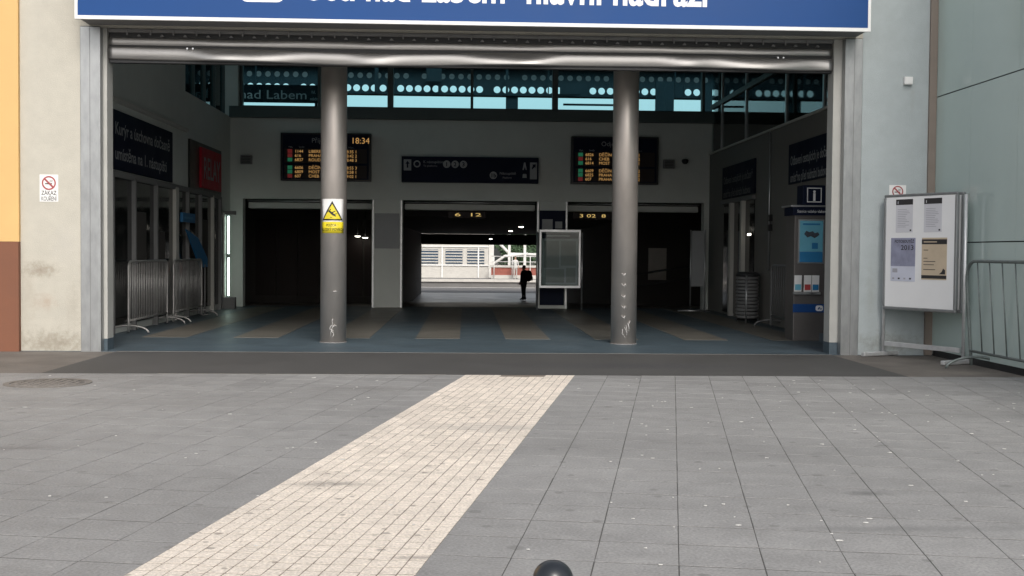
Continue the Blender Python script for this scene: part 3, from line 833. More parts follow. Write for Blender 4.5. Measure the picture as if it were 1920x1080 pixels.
# ---- slatted litter bin
bn = empty('litter_bin', (5.30, 6.75, 0), label='round dark slatted litter bin by the right hall wall', cat='bin')
for k in range(12):
    MB().lathe([(.195, 0), (.215, .01), (.215, .045), (.195, .055)], (5.30, 6.75, .09+k*.066), 24).build('slat_ring', m_dgrey, bn)
MB().lathe([(0.001, .05), (.19, .05), (.19, .88), (.17, .885)], (5.30, 6.75, 0), 24).build('liner', m_black, bn)
MB().lathe([(.22, .88), (.23, .90), (.18, .955), (.13, .96), (.12, .93)], (5.30, 6.75, 0), 24).build('lid', m_dark, bn)
for k in range(3):
    a = 2*PI*k/3 - 1.9
    MB().tube([(5.30+.22*math.cos(a), 6.75+.22*math.sin(a), 0), (5.30+.22*math.cos(a), 6.75+.22*math.sin(a), .9)], .016, 8).build('post', m_alu, bn)

# ================================================================ INFORMATION PILLAR
m_kios = M('kiosk taupe metal', (.14, .13, .125), .45, .4, var=.10)
m_ad1 = M('poster cyan', (.16, .46, .60), .35, var=.12, scale=3)
m_ad2 = M('poster blue', (.03, .20, .42), .35)
m_adg = M('poster dark print', (.06, .07, .09), .5, var=.3, scale=25)
ki = empty('information_pillar', (5.16, 2.3, 0), label='grey information pillar with blue poster and leaflet racks at right', cat='pillar')
MB().bbox(4.90, 5.40, 2.30, 2.75, 0, 1.93, .01).build('body', m_kios, ki)
MB().box(5.402, 5.50, 2.32, 2.74, .0, 1.90).build('side_panel', m_dark, ki)
MB().box(4.87, 5.44, 2.28, 2.76, 1.88, 2.005).build('head_band', m_navyd, ki)
MB().box(4.83, 5.48, 2.25, 2.78, 2.006, 2.03).build('cap_plate', m_alu, ki)
text('Stanice vašeho vlakem', .06, (4.93, 2.277, 1.92), '-y', m_sigw, ki, width=.44)
ib = MB().bbox(5.02, 5.36, 2.30, 2.62, 2.032, 2.33, .008).build('info_cube', m_navyd, ki)
fr = MB()
for (a, b, c, d) in ((5.08, 5.30, 2.28, 2.293), (5.08, 5.30, 2.075, 2.088), (5.08, 5.093, 2.088, 2.28), (5.287, 5.30, 2.088, 2.28)): fr.box(a, b, 2.295, 2.299, c, d)
fr.build('info_frame', m_sigw, ib)
text('i', .22, (5.19, 2.296, 2.105), '-y', m_sigw, ib, align='CENTER', bold=.008)
po = MB().box(4.955, 5.345, 2.285, 2.299, 1.16, 1.82).build('poster_frame', m_alu, ki)
MB().box(4.975, 5.325, 2.280, 2.2845, 1.34, 1.80).build('poster', m_ad1, po)
MB().box(4.975, 5.325, 2.280, 2.2845, 1.18, 1.338).build('poster_foot', m_ad2, po)
MB().prism([(5.04, 1.60), (5.09, 1.55), (5.14, 1.57), (5.20, 1.54), (5.27, 1.59), (5.25, 1.63), (5.20, 1.615), (5.17, 1.645), (5.12, 1.63), (5.07, 1.65)], 2.277, 2.2795).build('poster_picture', m_adg, po)
MB().box(5.02, 5.28, 2.277, 2.2795, 1.735, 1.76).build('poster_print', m_ad2, po)
MB().box(5.16, 5.25, 2.277, 2.2795, 1.38, 1.47).build('poster_print', m_ad2, po)
m_lf = M('leaflet red', (.45, .06, .06), .5)
for i, (x, mm) in enumerate(((4.90, m_ad1), (5.045, m_lf), (5.165, m_ad2))):
    lf = MB().add([(x, 2.27, .74), (x+.11, 2.27, .74), (x+.12, 2.292, .985), (x+.01, 2.292, .985), (x, 2.28, .74), (x+.11, 2.28, .74), (x+.12, 2.298, .985), (x+.01, 2.298, .985)],
        [(0, 1, 2, 3), (7, 6, 5, 4), (0, 4, 5, 1), (1, 5, 6, 2), (2, 6, 7, 3), (3, 7, 4, 0)]).build('leaflet', m_white, ki)
    MB().box(x+.012, x+.10, 2.262, 2.2685, .765, .85).build('leaflet_print', mm, lf)
    MB().box(x-.01, x+.13, 2.255, 2.299, .70, .735).build('leaflet_rack', m_alu, ki)
MB().box(4.892, 5.404, 2.292, 2.30, .43, .555).build('blue_band', m_navy, ki)
MB().prism(rrect(5.235, 5.345, .452, .535, .03), 2.286, 2.2915).build('emblem', m_sigw, ki)
MB().prism([(5.262, .475), (5.285, .475), (5.305, .51), (5.282, .51)], 2.2835, 2.2855).build('emblem_mark', m_navy, ki)
MB().prism([(5.298, .475), (5.321, .475), (5.330, .492), (5.306, .492)], 2.2835, 2.2855).build('emblem_mark', m_navy, ki)
for z in (.85, 1.12, 1.35, 1.62):
    MB().add([(5.502, 2.38, z), (5.58, 2.38, z+.02), (5.60, 2.38, z+.2), (5.502, 2.38, z+.22), (5.502, 2.66, z), (5.58, 2.66, z+.02), (5.60, 2.66, z+.2), (5.502, 2.66, z+.22)],
        [(0, 1, 2, 3), (7, 6, 5, 4), (0, 4, 5, 1), (1, 5, 6, 2), (2, 6, 7, 3), (3, 7, 4, 0)]).build('side_leaflet_pocket', m_greyl, ki)

# ================================================================ CROWD BARRIERS
def barrier(loc, rz, length, label, nbars, mat, foot='arch', h=1.10, rr=.12):
    """origin at the first post's foot; the barrier runs along local +x"""
    b = empty('crowd_barrier', loc, rz, label, 'barrier', 'crowd barriers')
    pts = [(0, 0, .03)] + [(0, 0, .20)] + [(rr - rr*math.cos(R(a)), 0, h-rr+rr*math.sin(R(a))) for a in range(0, 91, 15)] + \
          [(length-rr + rr*math.sin(R(a)), 0, h-rr+rr*math.cos(R(a))) for a in range(0, 91, 15)] + [(length, 0, .20), (length, 0, .03)]
    MB().tube(pts, .019, 10).build('frame', mat, b, True)
    MB().tube([(0, 0, .20), (length, 0, .20)], .016, 8).build('bottom_rail', mat, b, True)
    for k in range(nbars):
        x = length*(k+1)/(nbars+1)
        MB().tube([(x, 0, .20), (x, 0, h)], .0085, 6).build('bar', mat, b, True)
    for x in (.0, length):
        if foot == 'arch':
            pts = [(x + .02*math.sin(R(a)), -.30*math.cos(R(a)), .018 + .11*math.sin(R(a))) for a in range(0, 181, 15)]
            MB().tube(pts, .016, 8).build('foot', mat, b, True)
        else:
            MB().tube([(x, -.28, .02), (x, -.2, .03), (x, 0, .05), (x, .2, .03), (x, .28, .02)], .018, 8).build('foot', mat, b, True)
    return b
m_bar1 = M('dull barrier steel', (.42, .41, .40), .45, .6, var=.2, scale=12)
m_bar2 = M('green grey barrier steel', (.19, .22, .215), .5, .4, var=.25, scale=12)
barrier((-5.12, 2.98, 0), R(90), 2.27, 'grey steel crowd barrier along the left hall wall nearest the entrance', 22, m_bar1)
barrier((-5.10, 5.60, 0), R(90), 2.15, 'grey steel crowd barrier behind the first along the left hall wall', 20, m_bar1)
barrier((5.42, 3.30, 0), R(90), 2.2, 'dim steel crowd barrier inside behind the information pillar', 16, m_dgrey)
rb = barrier((5.86, -1.66, 0), R(-90), 2.40, 'thin grey steel crowd barrier leaning before the green glass wall outside', 7, m_bar2, h=1.24, rr=.24)
rb.rotation_euler = (R(4.2), 0, R(-90))

# ---- blue tilted panel behind the second barrier
bp_ = empty('blue_panel', (-4.95, 8.2, .0), label='tilted bright blue panel standing behind the second barrier', cat='panel')
_p = [(6.9, 1.67), (7.8, 1.51), (8.4, 1.12), (8.4, .95), (7.9, .94)]
_x = [-5.19, -5.17, -5.13, -5.13, -5.15]
MB().add([(x, p[0], p[1]) for x, p in zip(_x, _p)] + [(x-.025, p[0], p[1]) for x, p in zip(_x, _p)],
    [(0, 1, 2, 3, 4), (9, 8, 7, 6, 5)] + [(i, (i+1) % 5, 5+(i+1) % 5, 5+i) for i in range(5)]).build('sheet', m_bluep, bp_)
MB().tube([(-5.14, 8.2, 0), (-5.14, 8.2, 1.0)], .02, 8).build('post', m_dgrey, bp_)
MB().lathe([(.001, .03), (.08, .02), (.09, 0)], (-5.14, 8.2, 0), 20).build('foot', m_dgrey, bp_)

# ================================================================ SPACES BEHIND THE REAR WALL
psg = empty('passage', (0, 12, 0), label='dark passage through the station to the platforms', cat='passage')
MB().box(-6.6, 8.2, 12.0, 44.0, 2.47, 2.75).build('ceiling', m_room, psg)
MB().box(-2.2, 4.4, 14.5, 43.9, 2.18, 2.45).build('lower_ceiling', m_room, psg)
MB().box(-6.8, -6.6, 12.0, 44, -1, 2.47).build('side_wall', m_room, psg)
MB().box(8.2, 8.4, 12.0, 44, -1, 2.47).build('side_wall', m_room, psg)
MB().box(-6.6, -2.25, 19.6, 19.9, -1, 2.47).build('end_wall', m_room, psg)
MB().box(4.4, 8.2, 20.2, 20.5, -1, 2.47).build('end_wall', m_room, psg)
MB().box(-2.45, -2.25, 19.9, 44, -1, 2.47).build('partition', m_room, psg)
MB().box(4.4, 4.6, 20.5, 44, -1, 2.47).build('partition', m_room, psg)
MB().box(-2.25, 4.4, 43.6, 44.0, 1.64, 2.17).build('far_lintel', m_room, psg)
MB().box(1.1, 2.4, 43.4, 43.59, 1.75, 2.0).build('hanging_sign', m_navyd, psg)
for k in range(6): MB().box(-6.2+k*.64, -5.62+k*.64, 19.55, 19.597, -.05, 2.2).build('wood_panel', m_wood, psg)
MB().box(5.55, 6.1, 20.15, 20.197, .48, 1.45).build('pale_notice', m_concr, psg)
for z in (.55, .9): MB().tube([(4.7, 18.2, z-.25), (7.9, 18.6, z+.25)], .03, 8).build('handrail', m_dark, psg)
for (x0, x1) in ((-5.05, -2.17), (-1.43, 1.61), (2.35, 5.46)):
    MB().bbox(x0, x1, 12.25, 12.55, 2.26, 2.40, .02).build('shutter_box', m_hallw, psg)
    MB().tube([(x0, 12.15, 2.43), (x1, 12.15, 2.43)], .02, 8).build('track', m_alu, psg)
# ramped floor down to the platform
rp = MB()
rp.add([(-6.6, 12.2, 0), (8.2, 12.2, 0), (8.2, 34, -.83), (-6.6, 34, -.83), (8.2, 44.5, -.83), (-6.6, 44.5, -.83)], [(0, 1, 2, 3), (3, 2, 4, 5)])
tag(rp.build('passage_floor', m_ramp), kind='structure')
for k, (x, y, z) in enumerate(((1.75, 22, 2.10), (1.72, 30, 2.11), (1.17, 40, 1.90), (-2.95, 19.2, 1.68), (-3.17, 19.2, 1.72))):
    lp = empty('passage_lamp', (x, y, z), label=['round lamp nearest on the passage ceiling', 'middle round lamp on the passage ceiling', 'farthest small lamp on the passage ceiling',
        'right one of two small lamps in the left dark room', 'left one of two small lamps in the left dark room'][k], cat='lamp', group='small ceiling lamps in the passage')
    MB().tube([(x, y, z+.03), (x, y, 2.19 if k < 3 else 2.47)], .012, 6).build('stem', m_dark, lp)
    MB().lathe([(.03, .05), (.10, .02), (.11, 0)], (x, y, z), 16).build('shade', m_dark, lp)
    MB().lathe([(.001, -.03), (.06, -.025), (.085, 0), (.001, .004)], (x, y, z), 16).build('bulb', m_lamp, lp)
m_leds = emis('dim amber led', (.9, .62, .2), .55)
for x, t_, lb in ((.02, '6  12', 'small hanging train display beyond the middle opening'), (2.98, '3 02  8', 'small hanging train display beyond the right opening')):
    hd = empty('hanging_display', (x, 12.6, 2.05), label=lb, cat='display')
    MB().bbox(x-.45, x+.45, 12.60, 12.72, 2.08, 2.25, .01).build('case', m_wood, hd)
    text(t_, .11, (x-.30, 12.597, 2.13), '-y', m_leds, hd, width=.62)
    for s_ in (-.35, .35): MB().tube([(x+s_, 12.66, 2.25), (x+s_, 12.66, 2.47)], .008, 6).build('hanger', m_dark, hd)

# ================================================================ PLATFORMS BEYOND
g = MB().box(-40, 60, 44.5, 53.6, -1.4, -.83); tag(g.build('platform', m_plat), kind='structure')
g = MB().box(-40, 60, 52.9, 53.5, -.828, -.822)
tag(g.build('platform_edge', m_concr), kind='structure')
g = MB().box(-60, 80, 53.6, 300, -1.9, -1.35); tag(g.build('track_bed', m_ball), kind='structure')
for y, lb in ((56, 'nearest rail of the near track beyond the passage'), (57.5, 'second rail of the near track beyond the passage'),
              (61, 'first rail of the far track beyond the passage'), (62.5, 'last rail before the far platform edge')):
    solo(MB().box(-50, 70, y-.035, y+.035, -1.35, -1.19), 'rail', m_rust, lb, 'rail', 'railway rails')
g = MB().box(-40, 60, 68.6, 84, -1.5, -.72); tag(g.build('far_platform', m_plat), kind='structure')
g = MB().box(-40, 60, 68.45, 69.0, -.9, -.70); tag(g.build('far_platform_edge', m_concr), kind='structure')
# pale building on the far platform
fb = empty('platform_building', (-1.5, 73, -.72), label='pale platform building with slatted windows seen through the passage', cat='building')
MB().box(-6, 1.7, 73, 78, -.72, 3.6).build('wall', m_concr, fb)
MB().box(-6.2, 2.0, 72.6, 78.3, 3.6, 3.85).build('roof', m_dgrey, fb)
m_pane = M('far window glass', (.07, .10, .14), .15)
for x0 in (-5.2, -3.4, -1.55, .1):
    w = MB().box(x0, x0+1.3, 72.95, 72.998, .35, 1.45).build('window', m_pane, fb)
    for k in range(5): MB().box(x0, x0+1.3, 72.90, 72.948, .45+k*.22, .53+k*.22).build('slat', m_concr, w)
for z in (.2, 1.62): MB().box(-6.02, 1.72, 72.9, 72.998, z, z+.07).build('string_course', m_white, fb)
for x in (-3.7, -1.8, .95): MB().box(x-.05, x+.05, 72.86, 72.94, -.7, 1.6).build('downpipe', m_white, fb)
# low brick wall
bw = empty('brick_wall', (5, 71.5, -.72), label='low red brick wall with pale coping on the far platform', cat='wall')
MB().box(1.9, 16, 71.5, 71.9, -.45, .12).build('brickwork', m_brick, bw)
MB().box(1.8, 16.1, 71.4, 72.0, .122, .28).build('coping', m_concr, bw)
MB().box(1.9, 16, 71.42, 71.98, -.72, -.452).build('plinth', m_concr, bw)
# white steel stair truss
stt = empty('steel_stair', (4, 74.5, -.72), label='white steel stair truss rising over the far platform', cat='stair')
m_wst = M('white steelwork', (.72, .71, .68), .5)
MB().tube([(1.9, 74.5, 2.6), (3.4, 74.5, 1.12), (9, 74.5, 1.02)], .12, 8).build('stringer', m_wst, stt)
MB().tube([(1.7, 74.4, .05), (3.0, 74.4, .95), (4.8, 74.4, 1.15)], .11, 8).build('brace', m_wst, stt)
MB().box(1.75, 2.15, 74.2, 74.6, -.72, 4).build('post', m_wst, stt)
for x in (3.35, 4.55): MB().box(x-.1, x+.1, 74.3, 74.5, -.72, 3).build('post', m_wst, stt)
rlx = empty('white_railing', (6, 71.2, -.72), label='white railing with thin posts before the brick wall', cat='railing')
for z in (.55, .95): MB().tube([(1.9, 71.2, z), (16, 71.2, z)], .03, 6).build('rail', m_wst, rlx)
for k in range(10): MB().tube([(2.1+k*1.35, 71.2, -.72), (2.1+k*1.35, 71.2, .98)], .035, 6).build('post', m_wst, rlx)

def foliage(name, c, rad, n, size, label, seed, stem=True):
    rnd = random.Random(seed); mb = MB()
    lobes = [(Vector((rnd.uniform(-.6, .6)*rad[0], rnd.uniform(-.5, .5)*rad[1], rnd.uniform(-.5, .6)*rad[2])), rnd.uniform(.35, .6)) for _ in range(9)]
    t = empty(name, (c[0], c[1], c[2]-rad[2]-.6), label=label, cat='bush')
    for k in range(n):
        lo, s_ = rnd.choice(lobes)
        d = Vector((rnd.gauss(0, 1), rnd.gauss(0, 1), rnd.gauss(0, 1))).normalized() * rnd.random()**.4
        p = Vector(c) + lo + Vector((d.x*rad[0]*s_, d.y*rad[1]*s_, d.z*rad[2]*s_))
        a = Vector((rnd.gauss(0, 1), rnd.gauss(0, 1), rnd.gauss(0, 1))).normalized(); b = a.orthogonal().normalized(); s2 = size*rnd.uniform(.6, 1.3)
        mb.add([p-a*s2, p+b*s2*.5, p+a*s2, p-b*s2*.5], [(0, 1, 2, 3)])
    mb.build('crown', m_leaf, t)
    for k in range(4):
        lo = lobes[k][0]
        MB().tube([(c[0], c[1], c[2]-rad[2]-.6), (c[0]+lo.x*.3, c[1]+lo.y*.3, c[2]-rad[2]*.4), (c[0]+lo.x, c[1]+lo.y, c[2]+lo.z)], [.10, .06, .02], 6).build('trunk', m_bark, t)
foliage('bush', (4.2, 80, .6), (2.0, 1.5, 1.3), 1600, .14, 'green bush behind the brick wall and stair', 3)
foliage('bush', (7.6, 81, .8), (2.2, 1.5, 1.5), 1600, .14, 'green bush at the right edge of the platform view', 5)
foliage('tree', (5.5, 88, 2.6), (3.0, 2.2, 2.2), 2200, .2, 'taller green tree behind the bushes beyond the platforms', 8)

# ---- platform canopy with cellular beams, seen through the clerestory
cnp = empty('platform_canopy', (2, 20, 6), label='dark platform canopy with rows of round holes in its beams behind the windows', cat='canopy')
m_can = M('dark teal canopy steel', (.008, .015, .020), .8, .0, var=.15, spec=.05)
def cell_beam(z0, z1, zc, r, x0, x1, pitch, y, name, skip=()):
    mb = MB(); n = int((x1-x0)/pitch); S = 16
    for k in range(n):
        a = x0 + k*pitch; b = a + pitch; cx = (a+b)/2
        if k % 11 == 8:
            mb.add([(a, y, z0), (b, y, z0), (b, y, z1), (a, y, z1)], [(0, 1, 2, 3)]); continue
        pts = []; out = []
        for i in range(S):
            t = 2*PI*(i+.5)/S - PI/4*0
            ca, sa = math.cos(t), math.sin(t)
            pts.append((cx + r*ca, y, zc + r*sa))
            kx = (pitch/2)/max(1e-6, abs(ca)); kz = ((z1-zc) if sa > 0 else (zc-z0))/max(1e-6, abs(sa)); q = min(kx, kz)
            out.append((cx + q*ca, y, zc + q*sa))
        vs = pts + out; fs = [(i, (i+1) % S, S+(i+1) % S, S+i) for i in range(S)]
        for (px_, pz) in ((a, z0), (b, z0), (b, z1), (a, z1)):
            ang = math.atan2(pz-zc, px_-cx) % (2*PI)
            i = int((ang/(2*PI))*S - .5) % S
            vs.append((px_, y, pz)); fs.append((S+i, S+(i+1) % S, len(vs)-1))
        mb.add(vs, fs)
    o = mb.build(name, m_can, cnp)
    sd = o.modifiers.new('thick', 'SOLIDIFY'); sd.thickness = .02
    return o
cell_beam(5.99, 6.36, 6.15, .103, -16, 20, .262, 20, 'cellular_beam')
cell_beam(6.37, 6.80, 6.56, .085, -16, 20, .275, 20.25, 'cellular_beam')
MB().box(-16, 20, 19.9, 20.3, 5.965, 5.988).build('flange', m_can, cnp)
MB().box(-16, 20, 19.9, 20.6, 6.80, 9.0).build('fascia', m_can, cnp)
m_deck = M('grey canopy underside', (.42, .43, .42), .8)
m_tl = bpy.data.materials.new('translucent canopy sheet'); m_tl.use_nodes = True
_n = m_tl.node_tree.nodes; _t = _n.new('ShaderNodeBsdfTranslucent'); _t.inputs[0].default_value = (.34, .35, .33, 1)
_nz = _n.new('ShaderNodeTexNoise'); _nz.inputs['Scale'].default_value = 3; _cr = _n.new('ShaderNodeMapRange'); _cr.inputs[3].default_value = .18; _cr.inputs[4].default_value = .5
m_tl.node_tree.links.new(_nz.outputs['Fac'], _cr.inputs[0]); m_tl.node_tree.links.new(_cr.outputs[0], _t.inputs[0])
m_tl.node_tree.links.new(_t.outputs[0], _n['Material Output'].inputs[0])
MB().add([(-16, 20.75, 6.37), (20, 20.75, 6.37), (20, 20.95, 6.9), (-16, 20.95, 6.9)], [(0, 1, 2, 3)]).build('translucent_sheet', m_tl, cnp)
for x in (1.35, 8.2, 10.0, 13): MB().box(x-.18, x+.18, 20.02, 20.2, 2.8, 6.0).build('post', m_can, cnp)
for k in range(13):
    x = -9.5 + k*1.75 + random.uniform(-.6, .6); w_ = random.choice([.03, .04, .07, .11])
    MB().box(x, x+w_, 19.6, 19.64, 5.98, 6.9).build('hanger', m_can, cnp)
for x0, x1, z0, z1 in ((2.75, 3.35, 5.98, 6.3), (5.6, 6.15, 5.4, 6.4), (-1.2, -.75, 6.3, 6.75), (7.0, 7.3, 5.3, 6.3)):
    MB().box(x0, x1, 19.5, 19.58, z0, z1).build('cable_box', m_can, cnp)
rl_ = MB()
for z in (5.55, 5.75): rl_.tube([(2.9, 20.1, z), (5.1, 20.1, z)], .035, 6)
rl_.build('service_rail', m_can, cnp)
for x in (8.6, 9.3, 10.5): MB().box(x, x+.35, 20.02, 20.15, 5.3, 5.8).build('service_box', m_can, cnp)
# name panel outside the first clerestory window
np_ = empty('platform_name_panel', (-4.5, 13, 4.6), label='dark panel with grey station letters behind the left clerestory window', cat='sign')
MB().box(-6.6, -3.48, 13.0, 13.06, 4.80, 5.22).build('panel', m_can, np_)
text('Ústí nad Labem', .30, (-6.12, 12.997, 4.885), '-y', m_greyl, np_, width=2.28)
text('hl.', .11, (-3.70, 12.997, 5.02), '-y', m_greyl, np_)
text('nádr.', .11, (-3.74, 12.997, 4.86), '-y', m_greyl, np_)
for x in (-6.4, -3.6): MB().box(x-.03, x+.03, 13.06, 13.12, 2.75, 5.2).build('post', m_can, np_)

# ================================================================ OUTSIDE: SIDE WALLS
ob = empty('orange_building', (-8, 0, 0), label='orange rendered wall with brown base at the left edge', cat='building')
MB().box(-14, -5.602, -.05, .35, 1.375, 7.2).build('wall', m_orange, ob)
MB().box(-14, -5.602, -.07, .35, -.1, 1.373).build('base', m_brown, ob)

gw = empty('glass_wing', (6.3, -4, 0), label='sage green glass clad wing at right angles to the entrance', cat='building')
MB().box(5.965, 6.060, -.03, .35, 0, 7.4).build('corner_post', m_taupe, gw)
MB().box(6.18, 12, -9.0, .15, 0, 7.4).build('core', m_dark, gw)
MB().box(6.08, 6.18, -9.0, -.03, -.02, .075).build('plinth', m_dark, gw)
zs = [.07, 1.46, 3.34, 5.22, 7.1]
ys = [-.03, -1.05, -2.25, -3.45, -4.65, -5.85, -7.05, -8.25, -9.0]
for i in range(len(zs)-1):
    for k in range(len(ys)-1):
        e = .0035
        MB().box(6.062, 6.077, ys[k+1]+e*.5, ys[k]-e*.5, zs[i]+e*2, zs[i+1]-e*2).build('glass_panel', m_sage, gw)

# ================================================================ SMALL THINGS ON THE FACADE
def no_smoking(x0, x1, z0, z1, label, lines):
    n = empty('no_smoking_sign', ((x0+x1)/2, -.004, z0), label=label, cat='sign')
    MB().box(x0, x1, -.005, -.0005, z0, z1).build('sheet', m_white, n)
    cx = (x0+x1)/2; r = (x1-x0)*(.38 if lines else .33); cz = z1 - (x1-x0)*(.46 if lines else .38)
    m_nr = M('faded red print', (.36, .07, .075), .5); m_nk = M('faded black print', (.06, .055, .055), .6)
    q = MB(); ring(q, cx, cz, r*.80, r, -.0075, .002, 36); q.build('red_ring', m_nr, n)
    d = r*.86/math.sqrt(2); t = r*.09
    MB().prism([(cx-d-t, cz+d-t), (cx-d+t, cz+d+t), (cx+d+t, cz-d+t), (cx+d-t, cz-d-t)], -.0095, -.008).build('red_bar', m_nr, n)
    q = MB().prism([(cx-r*.55, cz-r*.18), (cx+r*.45, cz-r*.18), (cx+r*.45, cz-.02*r), (cx-r*.55, cz-.02*r)], -.0068, -.0055)
    for k in range(3):
        q.prism([(cx+r*(.1+.15*k), cz+r*.1), (cx+r*(.16+.15*k), cz+r*.1), (cx+r*(.22+.15*k), cz+r*.45), (cx+r*(.16+.15*k), cz+r*.45)], -.0068, -.0055)
    q.build('cigarette', m_nk, n)
    for (body, z) in lines: text(body, .075, (cx, -.0062, z), '-y', m_nk, n, align='CENTER', width=(x1-x0)*.82, bold=.0008)
no_smoking(-5.36, -5.13, 1.88, 2.22, 'no smoking sign with two lines of text on the left facade wall', [('ZÁKAZ', 1.965), ('KOUŘENÍ', 1.893)])
no_smoking(5.47, 5.69, 1.98, 2.205, 'square no smoking sign on the right wall above the notice board', [])
sb = empty('white_wall_box', (5.68, -.03, 3.49), label='small white square box high on the right facade wall', cat='box')
MB().bbox(5.625, 5.735, -.06, -.001, 3.495, 3.595, .006).build('case', m_white, sb)
MB().bbox(5.64, 5.72, -.064, -.058, 3.51, 3.58, .002).build('cover', m_white, sb)

# ================================================================ NOTICE BOARD STAND OUTSIDE
# local frame: x along the panel, from the left leg (0) to the right leg (1.17); front is -y
ang = math.atan2(-1.16+.12, 5.94-5.41)
W_ = math.hypot(1.04, .53)
bd = empty('notice_board', (5.41, -.12, 0), ang, 'white double notice board with four posters on a galvanised stand', 'notice board')
def L(mb, name, mat, par=bd): return mb.build(name, mat, par, True)
for x in (-.035, W_+.045):
    L(MB().tube([(x, 0, .04), (x, 0, 2.03)], .021, 12), 'leg', m_zinc)
    L(MB().bbox(x-.03, x+.03, -.36, .32, .0, .055, .012), 'foot', m_zinc)
L(MB().bbox(0, W_, -.022, .022, .13, .19, .006), 'cross_bar', m_zinc)
m_board = M('white board face', (.82, .825, .83), .4, var=.04, scale=1.5)
for y0, y1, sd in ((-.075, -.045, -1), (.035, .065, 1)):
    pn = L(MB().bbox(.03, W_-.03, y0, y1, .63, 2.05, .02), 'panel', m_board)
    fr = MB()
    fr.bbox(.015, W_-.015, y0-.008, y1+.008, 2.03, 2.065, .012); fr.bbox(.015, W_-.015, y0-.008, y1+.008, .605, .645, .012)
    fr.bbox(.012, .052, y0-.008, y1+.008, .645, 2.03, .012); fr.bbox(W_-.052, W_-.012, y0-.008, y1+.008, .645, 2.03, .012)
    fr.build('panel_frame', m_galv, pn, True)
m_pap = M('paper', (.62, .62, .66), .6, var=.06); m_pal = M('lilac poster', (.27, .28, .38), .6, var=.25, scale=9)
m_pab = M('tan poster', (.56, .46, .34), .6, var=.1, scale=6); m_ink = M('dark print ink', (.03, .028, .03), .6); m_inkg = M('grey print ink', (.36, .36, .40), .6)
m_paw = M('pale blue poster', (.58, .60, .70), .6)
YB = -.0755
def sheet(x0, x1, z0, z1, mat, nm='sheet'): return L(MB().box(x0, x1, YB-.0025, YB-.0005, z0, z1), nm, mat)
def pr(par, x0, x1, z0, z1, mat, d=1): return MB().box(x0, x1, YB-.0025-.0012*d, YB-.0026-.0012*(d-1), z0, z1).build('print', mat, par, True)
def ptext(par, body, size, x, z, mat, width):
    me = text_mesh(body, size, 'LEFT', .001); fit_text(me, width)
    me.transform(Matrix.Translation((x, YB-.0055, z)) @ ROT['-y']); me.materials.clear(); me.materials.append(mat)
    o = bpy.data.objects.new('lettering', me); col.objects.link(o); o.parent = par
for x0, nn in ((.21, '1'), (.655, '2')):
    s_ = sheet(x0, x0+.27, 1.585, 2.0, m_pap)
    pr(s_, x0, x0+.27, 1.93, 2.0, m_ink)
    ptext(s_, 'i', .05, x0+.025, 1.945, m_pap, .012)
    for k in range(11):
        w_ = random.uniform(.12, .2)
        pr(s_, x0+.03, x0+.03+w_, 1.87-k*.022, 1.876-k*.022, m_inkg)
    pr(s_, x0+.225, x0+.25, 1.60, 1.62, m_ink)
s_ = sheet(.14, .53, .97, 1.515, m_paw)
pr(s_, .14, .53, 1.16, 1.515, m_pal)
ptext(s_, 'FOTOSOUTĚŽ', .05, .20, 1.455, m_ink, .31); ptext(s_, '2013', .085, .30, 1.365, m_ink, .20)
pr(s_, .17, .25, 1.08, 1.13, m_inkg)
for k in range(4): pr(s_, .17+k*.09, .20+k*.09, .995, 1.015, m_ink if k % 2 else m_inkg)
s_ = sheet(.63, 1.01, 1.0, 1.515, m_pab)
pr(s_, .63, 1.01, 1.435, 1.495, m_ink); pr(s_, .66, .86, 1.458, 1.470, m_pab, 2)
pr(s_, .63, 1.01, 1.015, 1.055, m_ink)
for z, w_ in ((1.36, .07), (1.26, .06), (1.22, .18), (1.18, .16), (1.12, .18)): pr(s_, .66, .66+w_, z, z+.008, m_ink)
MB().prism([(.90, 1.07), (.99, 1.07), (.99, 1.12), (.96, 1.14), (.94, 1.10)], YB-.0045, YB-.0028).build('print', m_ink, s_, True)

# ================================================================ BLACK BOLLARD IN THE FOREGROUND
m_boll = M('black bollard paint', (.014, .017, .022), .30, var=.2, coat=.15)
bo = empty('bollard', (.222, -11.93, 0), label='black round topped bollard cut by the bottom edge', cat='bollard')
prof = [(.051, 0), (.051, .42)] + [(.051*math.cos(R(a)), .487 + .047*math.sin(R(a))) for a in range(0, 90, 10)] + [(.001, .534)]
MB().lathe(prof, (.222, -11.93, 0), 32).build('post', m_boll, bo)
MB().lathe([(.0512, .445), (.0535, .447), (.0535, .458), (.0512, .46)], (.222, -11.93, 0), 32).build('collar', m_boll, bo)
MB().lathe([(.05, .03), (.08, .025), (.085, .001)], (.222, -11.93, 0), 32).build('base_flange', m_boll, bo)

